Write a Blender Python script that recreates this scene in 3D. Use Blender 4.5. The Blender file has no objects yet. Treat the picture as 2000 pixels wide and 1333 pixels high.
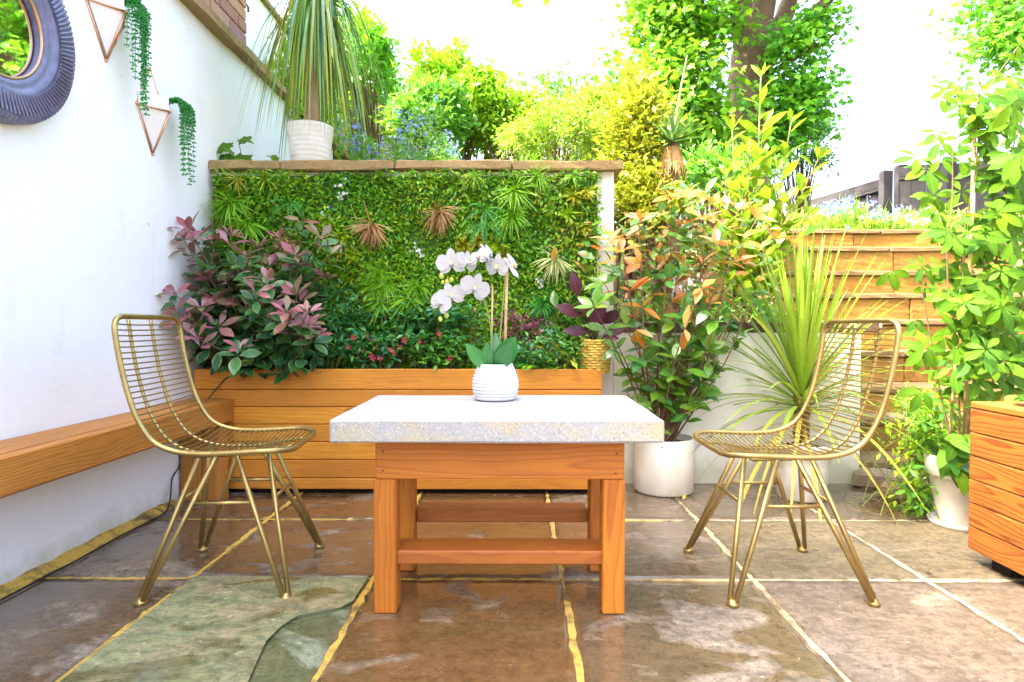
import bpy, bmesh, math, random
import numpy as np
from mathutils import Vector, Matrix, Euler

R = math.radians
scene = bpy.context.scene
COL = scene.collection
rng = np.random.default_rng(7)
random.seed(7)

# ------------------------------------------------------------------ camera
F = 1200.0                                  # focal length in photo pixels (2000 wide)
CAM = Vector((0, 0, 0.8))
cd = bpy.data.cameras.new('camera')
cam = bpy.data.objects.new('camera', cd)
COL.objects.link(cam)
cd.sensor_width = 36.0
cd.lens = F / 2000 * 36.0
cd.clip_start = 0.05
cd.clip_end = 2000
cam.location = CAM
cam.rotation_euler = Euler((R(90) - math.atan(29.5 / F), 0, math.atan(8 / F)))
scene.camera = cam
CR = cam.rotation_euler.to_matrix()

# ------------------------------------------------------------------ world, sun, exposure
SUN_EL = R(50)
SUN_AZ = math.atan2(-0.95, -0.30)           # horizontal direction towards the sun, from +Y clockwise
world = bpy.data.worlds.new('World')
scene.world = world
world.use_nodes = True
wn = world.node_tree
bgn = wn.nodes['Background']
sky = wn.nodes.new('ShaderNodeTexSky')
sky.sky_type = 'NISHITA'
sky.sun_disc = False
sky.sun_elevation = SUN_EL
sky.sun_rotation = SUN_AZ % (2 * math.pi)
sky.dust_density = 10.0
sky.air_density = 1.0
sky.ozone_density = 0.3
wn.links.new(sky.outputs[0], bgn.inputs[0])
bgn.inputs[1].default_value = 0.15
sd = bpy.data.lights.new('sun', 'SUN')
sd.energy = 2.0
sd.angle = R(0.55)
sd.color = (1.0, 0.93, 0.78)
sun = bpy.data.objects.new('sun', sd)
COL.objects.link(sun)
sdir = Vector((math.sin(SUN_AZ) * math.cos(SUN_EL), math.cos(SUN_AZ) * math.cos(SUN_EL), math.sin(SUN_EL)))
sun.location = sdir * 30
sun.rotation_euler = sdir.to_track_quat('Z', 'Y').to_euler()
scene.view_settings.view_transform = 'Standard'
scene.view_settings.look = 'None'
scene.view_settings.exposure = 3.35
scene.view_settings.gamma = 1.0
scene.view_settings.use_curve_mapping = False
scene.render.engine = 'CYCLES'
scene.cycles.max_bounces = 8
scene.cycles.diffuse_bounces = 4
scene.cycles.glossy_bounces = 3
scene.cycles.transmission_bounces = 4
scene.cycles.transparent_max_bounces = 4
scene.cycles.use_denoising = True
scene.cycles.sample_clamp_indirect = 6.0


def at(px, py, Y):
    """world point on the plane y = Y behind photo pixel (px, py)"""
    d = CR @ Vector(((px - 1000) / F, -(py - 666.5) / F, -1))
    return CAM + d * (Y / d.y)


# ------------------------------------------------------------------ object helpers
def tag(o, label=None, cat=None, group=None, kind=None):
    if label: o['label'] = label
    if cat: o['category'] = cat
    if group: o['group'] = group
    if kind: o['kind'] = kind
    return o


def empty(name, loc, label, cat, group=None, rz=0):
    o = bpy.data.objects.new(name, None)
    o.empty_display_size = 0.05
    COL.objects.link(o)
    o.location = loc
    o.rotation_euler = (0, 0, rz)
    return tag(o, label, cat, group)


def link(name, me, parent=None, mat=None, loc=None, rot=None, matrix=None):
    o = bpy.data.objects.new(name, me)
    COL.objects.link(o)
    if parent is not None: o.parent = parent
    if mat is not None and not me.materials: me.materials.append(mat)
    if matrix is not None: o.matrix_basis = matrix
    if loc is not None: o.location = loc
    if rot is not None: o.rotation_euler = rot
    return o


class MB:
    """collects vertices and faces (with one uv per vertex) for ONE mesh"""
    def __init__(s):
        s.v, s.f, s.uv = [], [], []

    def add(s, vs, fs, uv=None):
        b = len(s.v)
        s.v += [tuple(p) for p in vs]
        s.f += [tuple(i + b for i in f) for f in fs]
        s.uv += list(uv) if uv is not None else [(0.5, 0.5)] * len(vs)
        return s

    def box(s, lo, hi, M=None):
        x0, y0, z0 = lo; x1, y1, z1 = hi
        vs = [Vector(p) for p in ((x0,y0,z0),(x1,y0,z0),(x1,y1,z0),(x0,y1,z0),(x0,y0,z1),(x1,y0,z1),(x1,y1,z1),(x0,y1,z1))]
        if M is not None: vs = [M @ p for p in vs]
        return s.add(vs, [(0,3,2,1),(4,5,6,7),(0,1,5,4),(1,2,6,5),(2,3,7,6),(3,0,4,7)])

    def tube(s, pts, r, n=6, closed=False, cap=True):
        pts = [Vector(p) for p in pts]
        m = len(pts)
        rs = r if isinstance(r, (list, tuple)) else [r] * m
        vs, fs = [], []
        prev = None
        for i, p in enumerate(pts):
            if closed:
                t = pts[(i + 1) % m] - pts[i - 1]
            else:
                t = pts[min(i + 1, m - 1)] - pts[max(i - 1, 0)]
            t.normalize()
            if prev is None:
                a = Vector((0, 0, 1)) if abs(t.z) < 0.9 else Vector((1, 0, 0))
                u = t.cross(a).normalized()
            else:
                u = (prev - t * prev.dot(t)).normalized()
            prev = u
            w = t.cross(u)
            for k in range(n):
                a = 2 * math.pi * k / n
                vs.append(p + (u * math.cos(a) + w * math.sin(a)) * rs[i])
        segs = m if closed else m - 1
        for i in range(segs):
            a, b = i * n, ((i + 1) % m) * n
            for k in range(n):
                k2 = (k + 1) % n
                fs.append((a + k, a + k2, b + k2, b + k))
        if cap and not closed:
            fs.append(tuple(range(n - 1, -1, -1)))
            fs.append(tuple((m - 1) * n + k for k in range(n)))
        return s.add(vs, fs)

    def lathe(s, prof, n=32, c=(0, 0, 0), sx=1, sy=1):
        vs, fs = [], []
        m = len(prof)
        for (r, z) in prof:
            for k in range(n):
                a = 2 * math.pi * k / n
                vs.append((c[0] + r * math.cos(a) * sx, c[1] + r * math.sin(a) * sy, c[2] + z))
        for i in range(m - 1):
            for k in range(n):
                k2 = (k + 1) % n
                fs.append((i * n + k, i * n + k2, (i + 1) * n + k2, (i + 1) * n + k))
        fs.append(tuple(range(n - 1, -1, -1)))
        fs.append(tuple((m - 1) * n + k for k in range(n)))
        return s.add(vs, fs)

    def mesh(s, name, mat=None, smooth=True):
        me = bpy.data.meshes.new(name)
        me.from_pydata(s.v, [], s.f)
        if any(u != (0.5, 0.5) for u in s.uv):
            ul = me.uv_layers.new(name='UVMap')
            idx = np.empty(len(me.loops), dtype=np.int32)
            me.loops.foreach_get('vertex_index', idx)
            ul.data.foreach_set('uv', np.array(s.uv, dtype=np.float32)[idx].ravel())
        if mat: me.materials.append(mat)
        if smooth: me.polygons.foreach_set('use_smooth', [True] * len(me.polygons))
        me.update()
        return me

    def build(s, name, mat, parent=None, smooth=True, kind=None):
        o = link(name, s.mesh(name, mat, smooth), parent)
        if kind: o['kind'] = kind
        return o


_boards = {}
def board_mesh(l, w, t, bev, mat, rough=0.0, seed=0):
    key = (round(l, 4), round(w, 4), round(t, 4), bev, mat.name, rough, seed)
    if key in _boards: return _boards[key]
    bm = bmesh.new()
    bmesh.ops.create_cube(bm, size=1)
    for v in bm.verts:
        v.co.x *= l; v.co.y *= w; v.co.z *= t
    if bev > 0:
        bmesh.ops.bevel(bm, geom=bm.edges[:], offset=bev, segments=1, profile=0.5, affect='EDGES')
    if rough > 0:
        rs = random.Random(seed)
        bmesh.ops.subdivide_edges(bm, edges=[e for e in bm.edges if e.calc_length() > min(0.12, l * .4)], cuts=5, use_grid_fill=True)
        for v in bm.verts:
            v.co += Vector((rs.uniform(-1, 1), rs.uniform(-1, 1), rs.uniform(-1, 1))) * rough
    me = bpy.data.meshes.new('board')
    bm.to_mesh(me); bm.free()
    me.materials.append(mat)
    _boards[key] = me
    return me


def board(name, l, w, t, loc, mat, parent, rot=(0, 0, 0), bev=0.003, rough=0.0, seed=0):
    """a board whose grain (local x) runs along its length l"""
    return link(name, board_mesh(l, w, t, bev, mat, rough, seed), parent, loc=loc, rot=rot)


# ------------------------------------------------------------------ leaf templates (local y along the leaf, z its face)
def leaf_T(n=5, w=0.35, peak=0.45, curl=0.15, fold=0.25, tip=1.3, wave=0.0):
    vs, fs, uv = [(0, 0, 0)], [], [(0.5, 0.0)]
    for i in range(1, n):
        t = i / n
        s = math.sin(math.pi * t ** (math.log(0.5) / math.log(peak))) ** tip
        ww = w * 0.5 * s
        z = -curl * t * t
        wv = wave * math.sin(i * 2.4)
        vs += [(-ww, t, z + fold * ww + wv), (0, t, z), (ww, t, z + fold * ww - wv)]
        uv += [(0, t), (0.5, t), (1, t)]
    vs.append((0, 1, -curl)); uv.append((0.5, 1))
    e = len(vs) - 1
    fs += [(0, 2, 1), (0, 3, 2)]
    for i in range(n - 2):
        a, b = 1 + 3 * i, 4 + 3 * i
        fs += [(a, a + 1, b + 1, b), (a + 1, a + 2, b + 2, b + 1)]
    a = 1 + 3 * (n - 2)
    fs += [(a, a + 1, e), (a + 1, a + 2, e)]
    return np.array(vs, float), fs, np.array(uv, float)


def leaf2_T(w=0.45, fold=0.3, peak=0.45, curl=0.12):
    """cheap four-triangle leaf"""
    vs = [(0, 0, 0), (-w / 2, peak, fold * w / 2), (0, peak, -curl * .3), (w / 2, peak, fold * w / 2), (0, 1, -curl)]
    return np.array(vs, float), [(0, 2, 1), (0, 3, 2), (1, 2, 4), (2, 3, 4)], np.array([(.5, 0), (0, peak), (.5, peak), (1, peak), (.5, 1)], float)


def maple_T():
    pts = [(0, .02), (.30, -.06), (.26, .14), (.52, .30), (.34, .44), (.30, .58), (.12, .56), (0, 1.0),
           (-.12, .56), (-.30, .58), (-.34, .44), (-.52, .30), (-.26, .14), (-.30, -.06)]
    vs = [(0, .32, 0.03)] + [(x, y, -.14 * (x * x + (y - .3) ** 2) * 2) for x, y in pts]
    fs = [(0, 1 + (i + 1) % 14, 1 + i) for i in range(14)][::-1]
    return np.array(vs, float), fs, np.array([(.5, .3)] + [(.5 + x * .9, y) for x, y in pts], float)


def bead_T(e=1.5):
    vs = [(0, 0, 0), (.5, .5 * e, 0), (0, .5 * e, .5), (-.5, .5 * e, 0), (0, .5 * e, -.5), (0, e, 0)]
    fs = [(0, 2, 1), (0, 3, 2), (0, 4, 3), (0, 1, 4), (5, 1, 2), (5, 2, 3), (5, 3, 4), (5, 4, 1)]
    return np.array(vs, float), fs, np.full((6, 2), .5)


def flower_T(n=5, w=0.5):
    V, Fc, U = [], [], []
    for k in range(n):
        a = 2 * math.pi * k / n
        d, p = np.array((math.cos(a), math.sin(a), 0.25)), np.array((-math.sin(a), math.cos(a), 0))
        b = len(V)
        V += [np.zeros(3), d * .6 - p * w * .35, d * .6 + p * w * .35, d]
        U += [(.5, 0), (0, .5), (1, .5), (.5, 1)]
        Fc += [(b, b + 1, b + 3, b + 2)]
    return np.array(V), Fc, np.array(U)


def norm(a):
    return a / np.maximum(np.linalg.norm(a, axis=-1, keepdims=True), 1e-9)


def frames(d, up):
    y = norm(d)
    x = norm(np.cross(y, up))
    z = np.cross(x, y)
    return np.stack([x, y, z], axis=1)       # rows: x, y, z axes


def scatter(name, T, pos, d, up, size, mat, parent=None, kind=None, width=None):
    """ONE mesh holding a copy of template T at every pos"""
    V, Fs, U = T
    pos, d, up = np.asarray(pos, float), np.asarray(d, float), np.asarray(up, float)
    N = len(pos)
    size = np.broadcast_to(np.asarray(size, float), (N,))
    Rm = frames(d, up)
    Vs = np.broadcast_to(V, (N,) + V.shape).copy() * size[:, None, None]
    if width is not None: Vs[:, :, 0] *= np.asarray(width)[:, None]
    W = np.einsum('nvk,nkj->nvj', Vs, Rm) + pos[:, None, :]
    nv = len(V)
    verts = W.reshape(-1, 3)
    loops = np.concatenate([np.array(f) for f in Fs])
    counts = np.array([len(f) for f in Fs])
    L = (loops[None, :] + (np.arange(N) * nv)[:, None]).ravel().astype(np.int32)
    C = np.tile(counts, N)
    starts = np.concatenate([[0], np.cumsum(C)[:-1]]).astype(np.int32)
    me = bpy.data.meshes.new(name)
    me.vertices.add(len(verts)); me.vertices.foreach_set('co', verts.astype(np.float32).ravel())
    me.loops.add(len(L)); me.loops.foreach_set('vertex_index', L)
    me.polygons.add(len(C)); me.polygons.foreach_set('loop_start', starts)
    me.polygons.foreach_set('use_smooth', np.ones(len(C), dtype=bool))
    ul = me.uv_layers.new(name='UVMap')
    ul.data.foreach_set('uv', np.tile(U[loops], (N, 1)).astype(np.float32).ravel())
    me.update(calc_edges=True); me.validate()
    me.materials.append(mat)
    o = link(name, me, parent)
    if kind: o['kind'] = kind
    return o


def T_mesh(T, mat, name='leaf'):
    V, Fs, U = T
    return MB().add(V, Fs, [tuple(u) for u in U]).mesh(name, mat)


def leaf_obj(me, pos, d, up, size, parent, name='leaf', wid=1.0):
    y = Vector(d).normalized()
    x = y.cross(Vector(up))
    if x.length < 1e-4: x = Vector((1, 0, 0))
    x.normalize()
    z = x.cross(y)
    M = Matrix((x * size * wid, y * size, z * size)).transposed().to_4x4()
    M.translation = pos
    return link(name, me, parent, matrix=M)


def rv(s=1.0):
    return Vector((random.gauss(0, s), random.gauss(0, s), random.gauss(0, s)))


# ------------------------------------------------------------------ material helpers
def new_mat(name):
    m = bpy.data.materials.new(name)
    m.use_nodes = True
    nt = m.node_tree
    return m, nt, nt.nodes['Principled BSDF'], nt.nodes['Material Output']


def N(nt, t, **kw):
    n = nt.nodes.new(t)
    for k, v in kw.items():
        if k in ('op',): n.operation = v
        elif hasattr(n, k): setattr(n, k, v)
    return n


def setin(nt, sock, v):
    if isinstance(v, bpy.types.NodeSocket): nt.links.new(v, sock)
    else: sock.default_value = v


def math_(nt, op, a, b=0.0, c=None, clamp=False):
    n = nt.nodes.new('ShaderNodeMath'); n.operation = op; n.use_clamp = clamp
    setin(nt, n.inputs[0], a); setin(nt, n.inputs[1], b)
    if c is not None: setin(nt, n.inputs[2], c)
    return n.outputs[0]


def mixc(nt, f, a, b, blend='MIX'):
    n = nt.nodes.new('ShaderNodeMix'); n.data_type = 'RGBA'; n.blend_type = blend
    setin(nt, n.inputs[0], f)
    for i, v in ((6, a), (7, b)):
        setin(nt, n.inputs[i], v if isinstance(v, bpy.types.NodeSocket) else (*v, 1) if len(v) == 3 else v)
    return n.outputs[2]


def ramp(nt, f, stops, interp='LINEAR'):
    n = nt.nodes.new('ShaderNodeValToRGB')
    cr = n.color_ramp; cr.interpolation = interp
    while len(cr.elements) < len(stops): cr.elements.new(0.5)
    for e, (p, c) in zip(cr.elements, stops):
        e.position = p
        e.color = (*c, 1) if not isinstance(c, (int, float)) else (c, c, c, 1)
    setin(nt, n.inputs[0], f)
    return n.outputs[0]


def noise(nt, vec, scale, detail=4, rough=0.55, dist=0.0, out=0):
    n = nt.nodes.new('ShaderNodeTexNoise')
    n.inputs['Scale'].default_value = scale
    n.inputs['Detail'].default_value = detail
    n.inputs['Roughness'].default_value = rough
    n.inputs['Distortion'].default_value = dist
    if vec is not None: nt.links.new(vec, n.inputs['Vector'])
    return n.outputs[out]


def mapping(nt, vec, scale=(1, 1, 1), loc=(0, 0, 0), rot=(0, 0, 0)):
    n = nt.nodes.new('ShaderNodeMapping')
    nt.links.new(vec, n.inputs[0])
    n.inputs['Scale'].default_value = scale
    setin(nt, n.inputs['Location'], loc)
    n.inputs['Rotation'].default_value = rot
    return n.outputs[0]


def bump(nt, h, strength, dist, bsdf):
    n = nt.nodes.new('ShaderNodeBump')
    n.inputs['Strength'].default_value = strength
    n.inputs['Distance'].default_value = dist
    nt.links.new(h, n.inputs['Height'])
    nt.links.new(n.outputs[0], bsdf.inputs['Normal'])
    return n.outputs[0]


def objvec(nt):
    return nt.nodes.new('ShaderNodeTexCoord').outputs['Object']


def geopos(nt):
    return nt.nodes.new('ShaderNodeNewGeometry').outputs['Position']


def leafmat(name, cols, trans=0.35, rough=0.38, vein=None, vein_f=0.35, margin=None, margin_w=0.3, spec=0.45, tip=None):
    m, nt, b, out = new_mat(name)
    oi = nt.nodes.new('ShaderNodeObjectInfo').outputs['Random']
    gi = nt.nodes.new('ShaderNodeNewGeometry').outputs['Random Per Island']
    r = math_(nt, 'FRACT', math_(nt, 'ADD', oi, gi))
    c = ramp(nt, r, [((i + .5) / len(cols), col) for i, col in enumerate(cols)])
    uv = nt.nodes.new('ShaderNodeTexCoord').outputs['UV']
    sep = nt.nodes.new('ShaderNodeSeparateXYZ'); nt.links.new(uv, sep.inputs[0])
    du = math_(nt, 'MULTIPLY', math_(nt, 'ABSOLUTE', math_(nt, 'SUBTRACT', sep.outputs[0], 0.5)), 2.0)
    nz = noise(nt, objvec(nt), 30, 2)
    if margin is not None:
        mk = math_(nt, 'ADD', du, math_(nt, 'MULTIPLY', math_(nt, 'SUBTRACT', nz, .5), 0.9))
        mk = ramp(nt, mk, [(1 - margin_w - .06, 0.0), (1 - margin_w + .06, 1.0)])
        c = mixc(nt, mk, c, margin)
    if tip is not None:
        c = mixc(nt, math_(nt, 'POWER', sep.outputs[1], 3.0), c, tip)
    if vein is not None:
        mid = ramp(nt, du, [(0.0, 1.0), (0.14, 0.0)])
        side = math_(nt, 'SINE', math_(nt, 'MULTIPLY', math_(nt, 'SUBTRACT', sep.outputs[1], math_(nt, 'MULTIPLY', du, .18)), 55.0))
        side = ramp(nt, side, [(.82, 0.0), (1.0, .5)])
        vm = math_(nt, 'MULTIPLY', math_(nt, 'MAXIMUM', mid, side), vein_f)
        c = mixc(nt, vm, c, vein)
    mot = noise(nt, objvec(nt), 85, 4, .65)
    c = mixc(nt, ramp(nt, mot, [(.46, 0.0), (.70, .45)]), c, tuple(x * .35 for x in cols[-1]))
    nt.links.new(c, b.inputs['Base Color'])
    b.inputs['Roughness'].default_value = rough
    b.inputs['Specular IOR Level'].default_value = spec
    tr = nt.nodes.new('ShaderNodeBsdfTranslucent')
    tc = mixc(nt, 0.25, c, (0.35, 0.60, 0.03), 'MIX') if cols[0][1] > cols[0][0] else c
    nt.links.new(tc, tr.inputs[0])
    mx = nt.nodes.new('ShaderNodeMixShader')
    mx.inputs[0].default_value = trans
    nt.links.new(b.outputs[0], mx.inputs[1]); nt.links.new(tr.outputs[0], mx.inputs[2])
    nt.links.new(mx.outputs[0], out.inputs[0])
    return m


def wood(name, c_early, c_late, ring=0.011, contrast=0.75, rough=0.5, knots=True, vary=0.35, tint=(0.5, .2, .06), off=0.06, wob=0.05, fibre=0.9):
    """growth rings cut lengthways: local x runs along the grain"""
    m, nt, b, out = new_mat(name)
    ov = objvec(nt)
    rnd = nt.nodes.new('ShaderNodeObjectInfo').outputs['Random']
    comb = nt.nodes.new('ShaderNodeCombineXYZ')
    nt.links.new(math_(nt, 'MULTIPLY', rnd, 37.0), comb.inputs[0])
    nt.links.new(math_(nt, 'MULTIPLY', math_(nt, 'SUBTRACT', math_(nt, 'FRACT', math_(nt, 'MULTIPLY', rnd, 7.31)), .5), off), comb.inputs[1])
    nt.links.new(math_(nt, 'MULTIPLY', math_(nt, 'SUBTRACT', math_(nt, 'FRACT', math_(nt, 'MULTIPLY', rnd, 13.7)), .5), off), comb.inputs[2])
    va = nt.nodes.new('ShaderNodeVectorMath'); va.operation = 'ADD'
    nt.links.new(ov, va.inputs[0]); nt.links.new(comb.outputs[0], va.inputs[1])
    v = va.outputs[0]
    n1 = noise(nt, mapping(nt, v, (1.3, 4, 4)), 1.0, 2, .5, 0, 1)
    vs = nt.nodes.new('ShaderNodeVectorMath'); vs.operation = 'SUBTRACT'
    nt.links.new(n1, vs.inputs[0]); vs.inputs[1].default_value = (.5, .5, .5)
    vm = nt.nodes.new('ShaderNodeVectorMath'); vm.operation = 'MULTIPLY_ADD'
    nt.links.new(vs.outputs[0], vm.inputs[0]); vm.inputs[1].default_value = (0, wob * 2.4, wob * 2.4)
    nt.links.new(mapping(nt, v, (0, 1, 1)), vm.inputs[2])
    # knots: sparse cells seen along the length
    vo = nt.nodes.new('ShaderNodeTexVoronoi'); vo.inputs['Scale'].default_value = 1.0
    nt.links.new(mapping(nt, v, (3.1, 6.5, 6.5)), vo.inputs['Vector'])
    kd = vo.outputs['Distance']
    ln = nt.nodes.new('ShaderNodeVectorMath'); ln.operation = 'LENGTH'
    nt.links.new(vm.outputs[0], ln.inputs[0])
    rr = ln.outputs['Value']
    if knots:
        kb = ramp(nt, kd, [(0.0, .022), (0.3, 0.0)])
        rr = math_(nt, 'ADD', rr, kb)
    saw = math_(nt, 'FRACT', math_(nt, 'DIVIDE', rr, ring))
    ringf = ramp(nt, saw, [(0.0, 0.0), (0.55, 0.35), (0.86, 1.0), (1.0, 0.0)])
    fib = noise(nt, mapping(nt, v, (6, 260, 260)), 1.0, 3, .6)
    fac = math_(nt, 'ADD', math_(nt, 'MULTIPLY', ringf, contrast), math_(nt, 'MULTIPLY', math_(nt, 'SUBTRACT', fib, .5), fibre), clamp=True)
    c = mixc(nt, fac, c_early, c_late)
    # board-to-board and along-board variation
    var = math_(nt, 'MULTIPLY', math_(nt, 'FRACT', math_(nt, 'MULTIPLY', rnd, 5.77)), vary)
    c = mixc(nt, var, c, tint, 'MIX')
    blot = noise(nt, mapping(nt, v, (2.5, 9, 9)), 1.0, 3, .6)
    c = mixc(nt, ramp(nt, blot, [(.42, 0.0), (.75, .45)]), c, tuple(x * .62 for x in c_late))
    if knots:
        c = mixc(nt, ramp(nt, kd, [(0.05, .9), (0.14, 0.0)]), c, tuple(x * .3 for x in c_late))
    nt.links.new(c, b.inputs['Base Color'])
    b.inputs['Roughness'].default_value = rough
    sp = noise(nt, mapping(nt, v, (5, 30, 30)), 1.0, 4, .7)
    nt.links.new(math_(nt, 'ADD', rough - .1, math_(nt, 'MULTIPLY', sp, .4)), b.inputs['Roughness'])
    bump(nt, fac, .4, .0018, b)
    return m


def simple(name, col, rough=0.5, metal=0.0, nz=None, var=0.0, bmp=0.0, bscale=60, dark=None):
    m, nt, b, out = new_mat(name)
    b.inputs['Roughness'].default_value = rough
    b.inputs['Metallic'].default_value = metal
    v = objvec(nt)
    if nz:
        f = noise(nt, v, nz, 5, .6)
        d = dark if dark else tuple(c * (1 - var) for c in col)
        c = mixc(nt, ramp(nt, f, [(.35, 0.0), (.65, 1.0)]), col, d)
        nt.links.new(c, b.inputs['Base Color'])
    else:
        b.inputs['Base Color'].default_value = (*col, 1)
    if bmp:
        bump(nt, noise(nt, v, bscale, 5, .6), bmp, .004, b)
    return m
# ------------------------------------------------------------------ materials of the setting
def render_wall_mat(name, col, stain, base_z=None, green=0.5):
    m, nt, b, out = new_mat(name)
    p = geopos(nt)
    n1 = noise(nt, p, 2.2, 5, .6)
    n2 = noise(nt, mapping(nt, p, (3, 3, .8)), 3.0, 5, .65)
    c = mixc(nt, ramp(nt, n1, [(.4, 0.0), (.75, .35)]), col, tuple(x * .88 for x in col))
    c = mixc(nt, ramp(nt, n2, [(.56, 0.0), (.74, .22)]), c, stain)
    sp = noise(nt, p, 38, 2, .5)
    c = mixc(nt, ramp(nt, sp, [(.76, 0.0), (.80, .5)]), c, tuple(x * .5 for x in stain))
    if base_z is not None:
        sep = nt.nodes.new('ShaderNodeSeparateXYZ'); nt.links.new(p, sep.inputs[0])
        h = math_(nt, 'ADD', sep.outputs[2], math_(nt, 'MULTIPLY', math_(nt, 'SUBTRACT', noise(nt, p, 7, 5, .7), .5), .22))
        c = mixc(nt, ramp(nt, h, [(base_z, green), (base_z + .09, 0.0)]), c, (.34, .31, .10))
    nt.links.new(c, b.inputs['Base Color'])
    b.inputs['Roughness'].default_value = .85
    hb = math_(nt, 'ADD', noise(nt, p, 6, 5, .6), math_(nt, 'MULTIPLY', noise(nt, p, 70, 4, .6), .35))
    bump(nt, hb, .42, .010, b)
    return m


M_wall = render_wall_mat('white_render', (.88, .88, .88), (.62, .58, .50), 0.0, .55)
M_wall2 = render_wall_mat('cream_render', (.87, .84, .75), (.60, .52, .40), 0.06, .5)
M_far = render_wall_mat('beige_render', (.55, .44, .36), (.40, .30, .24))


def stone_mat(name, a, b_, moss, moss_amt=.4, sc=6, bs=.6):
    m, nt, b, out = new_mat(name)
    p = geopos(nt)
    c = mixc(nt, ramp(nt, noise(nt, p, sc, 6, .65), [(.35, 0.0), (.65, 1.0)]), a, b_)
    c = mixc(nt, ramp(nt, noise(nt, p, sc * .6, 5, .7), [(.48, 0.0), (.68, moss_amt)]), c, moss)
    c = mixc(nt, ramp(nt, noise(nt, p, sc * 7, 3, .6), [(.55, 0.0), (.72, .55)]), c, tuple(x * .35 for x in a))
    nt.links.new(c, b.inputs['Base Color'])
    b.inputs['Roughness'].default_value = .85
    bump(nt, math_(nt, 'ADD', noise(nt, p, sc * 2, 6, .7), math_(nt, 'MULTIPLY', noise(nt, p, sc * 14, 3, .6), .3)), bs, .015, b)
    return m


M_coping = stone_mat('mossy_coping_stone', (.34, .22, .09), (.26, .18, .08), (.30, .27, .06), .5, 7)
M_step = stone_mat('yellow_riser_stone', (.26, .135, .013), (.19, .09, .012), (.185, .165, .018), .55, 5)
M_tread = stone_mat('brown_tread_stone', (.19, .12, .05), (.14, .09, .04), (.19, .16, .04), .45, 6)
M_edge = stone_mat('grey_brown_edging', (.30, .22, .17), (.22, .16, .12), (.20, .18, .10), .3, 9)
M_soil = stone_mat('dark_soil', (.05, .035, .022), (.03, .022, .015), (.05, .05, .02), .4, 14, 1.0)
M_ground = stone_mat('earth', (.10, .075, .045), (.07, .05, .03), (.06, .09, .02), .6, 2, .6)
M_brickb = simple('dark_brick', (.16, .08, .06), .8, 0, 12, .5, .4, 40)


def mortar_mat():
    m, nt, b, out = new_mat('pointing_mortar')
    p = geopos(nt)
    sep = nt.nodes.new('ShaderNodeSeparateXYZ'); nt.links.new(p, sep.inputs[0])
    wet = math_(nt, 'ADD', sep.outputs[0], math_(nt, 'MULTIPLY', math_(nt, 'SUBTRACT', noise(nt, p, 3.0, 4), .5), 1.2))
    c = ramp(nt, math_(nt, 'MULTIPLY', math_(nt, 'ADD', wet, 2.0), .25), [(.52, (.70, .44, .07)), (.74, (.66, .55, .36))])
    c = mixc(nt, ramp(nt, noise(nt, p, 16, 6, .75), [(.48, 0.0), (.62, .75)]), c, (.17, .12, .045))
    c = mixc(nt, ramp(nt, noise(nt, p, 4.5, 4, .75, .6), [(.53, 0.0), (.61, .8)]), c, (.11, .085, .03))
    nt.links.new(c, b.inputs['Base Color'])
    b.inputs['Roughness'].default_value = .8
    bump(nt, noise(nt, p, 60, 5, .7), .9, .01, b)
    return m
M_mortar = mortar_mat()


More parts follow.
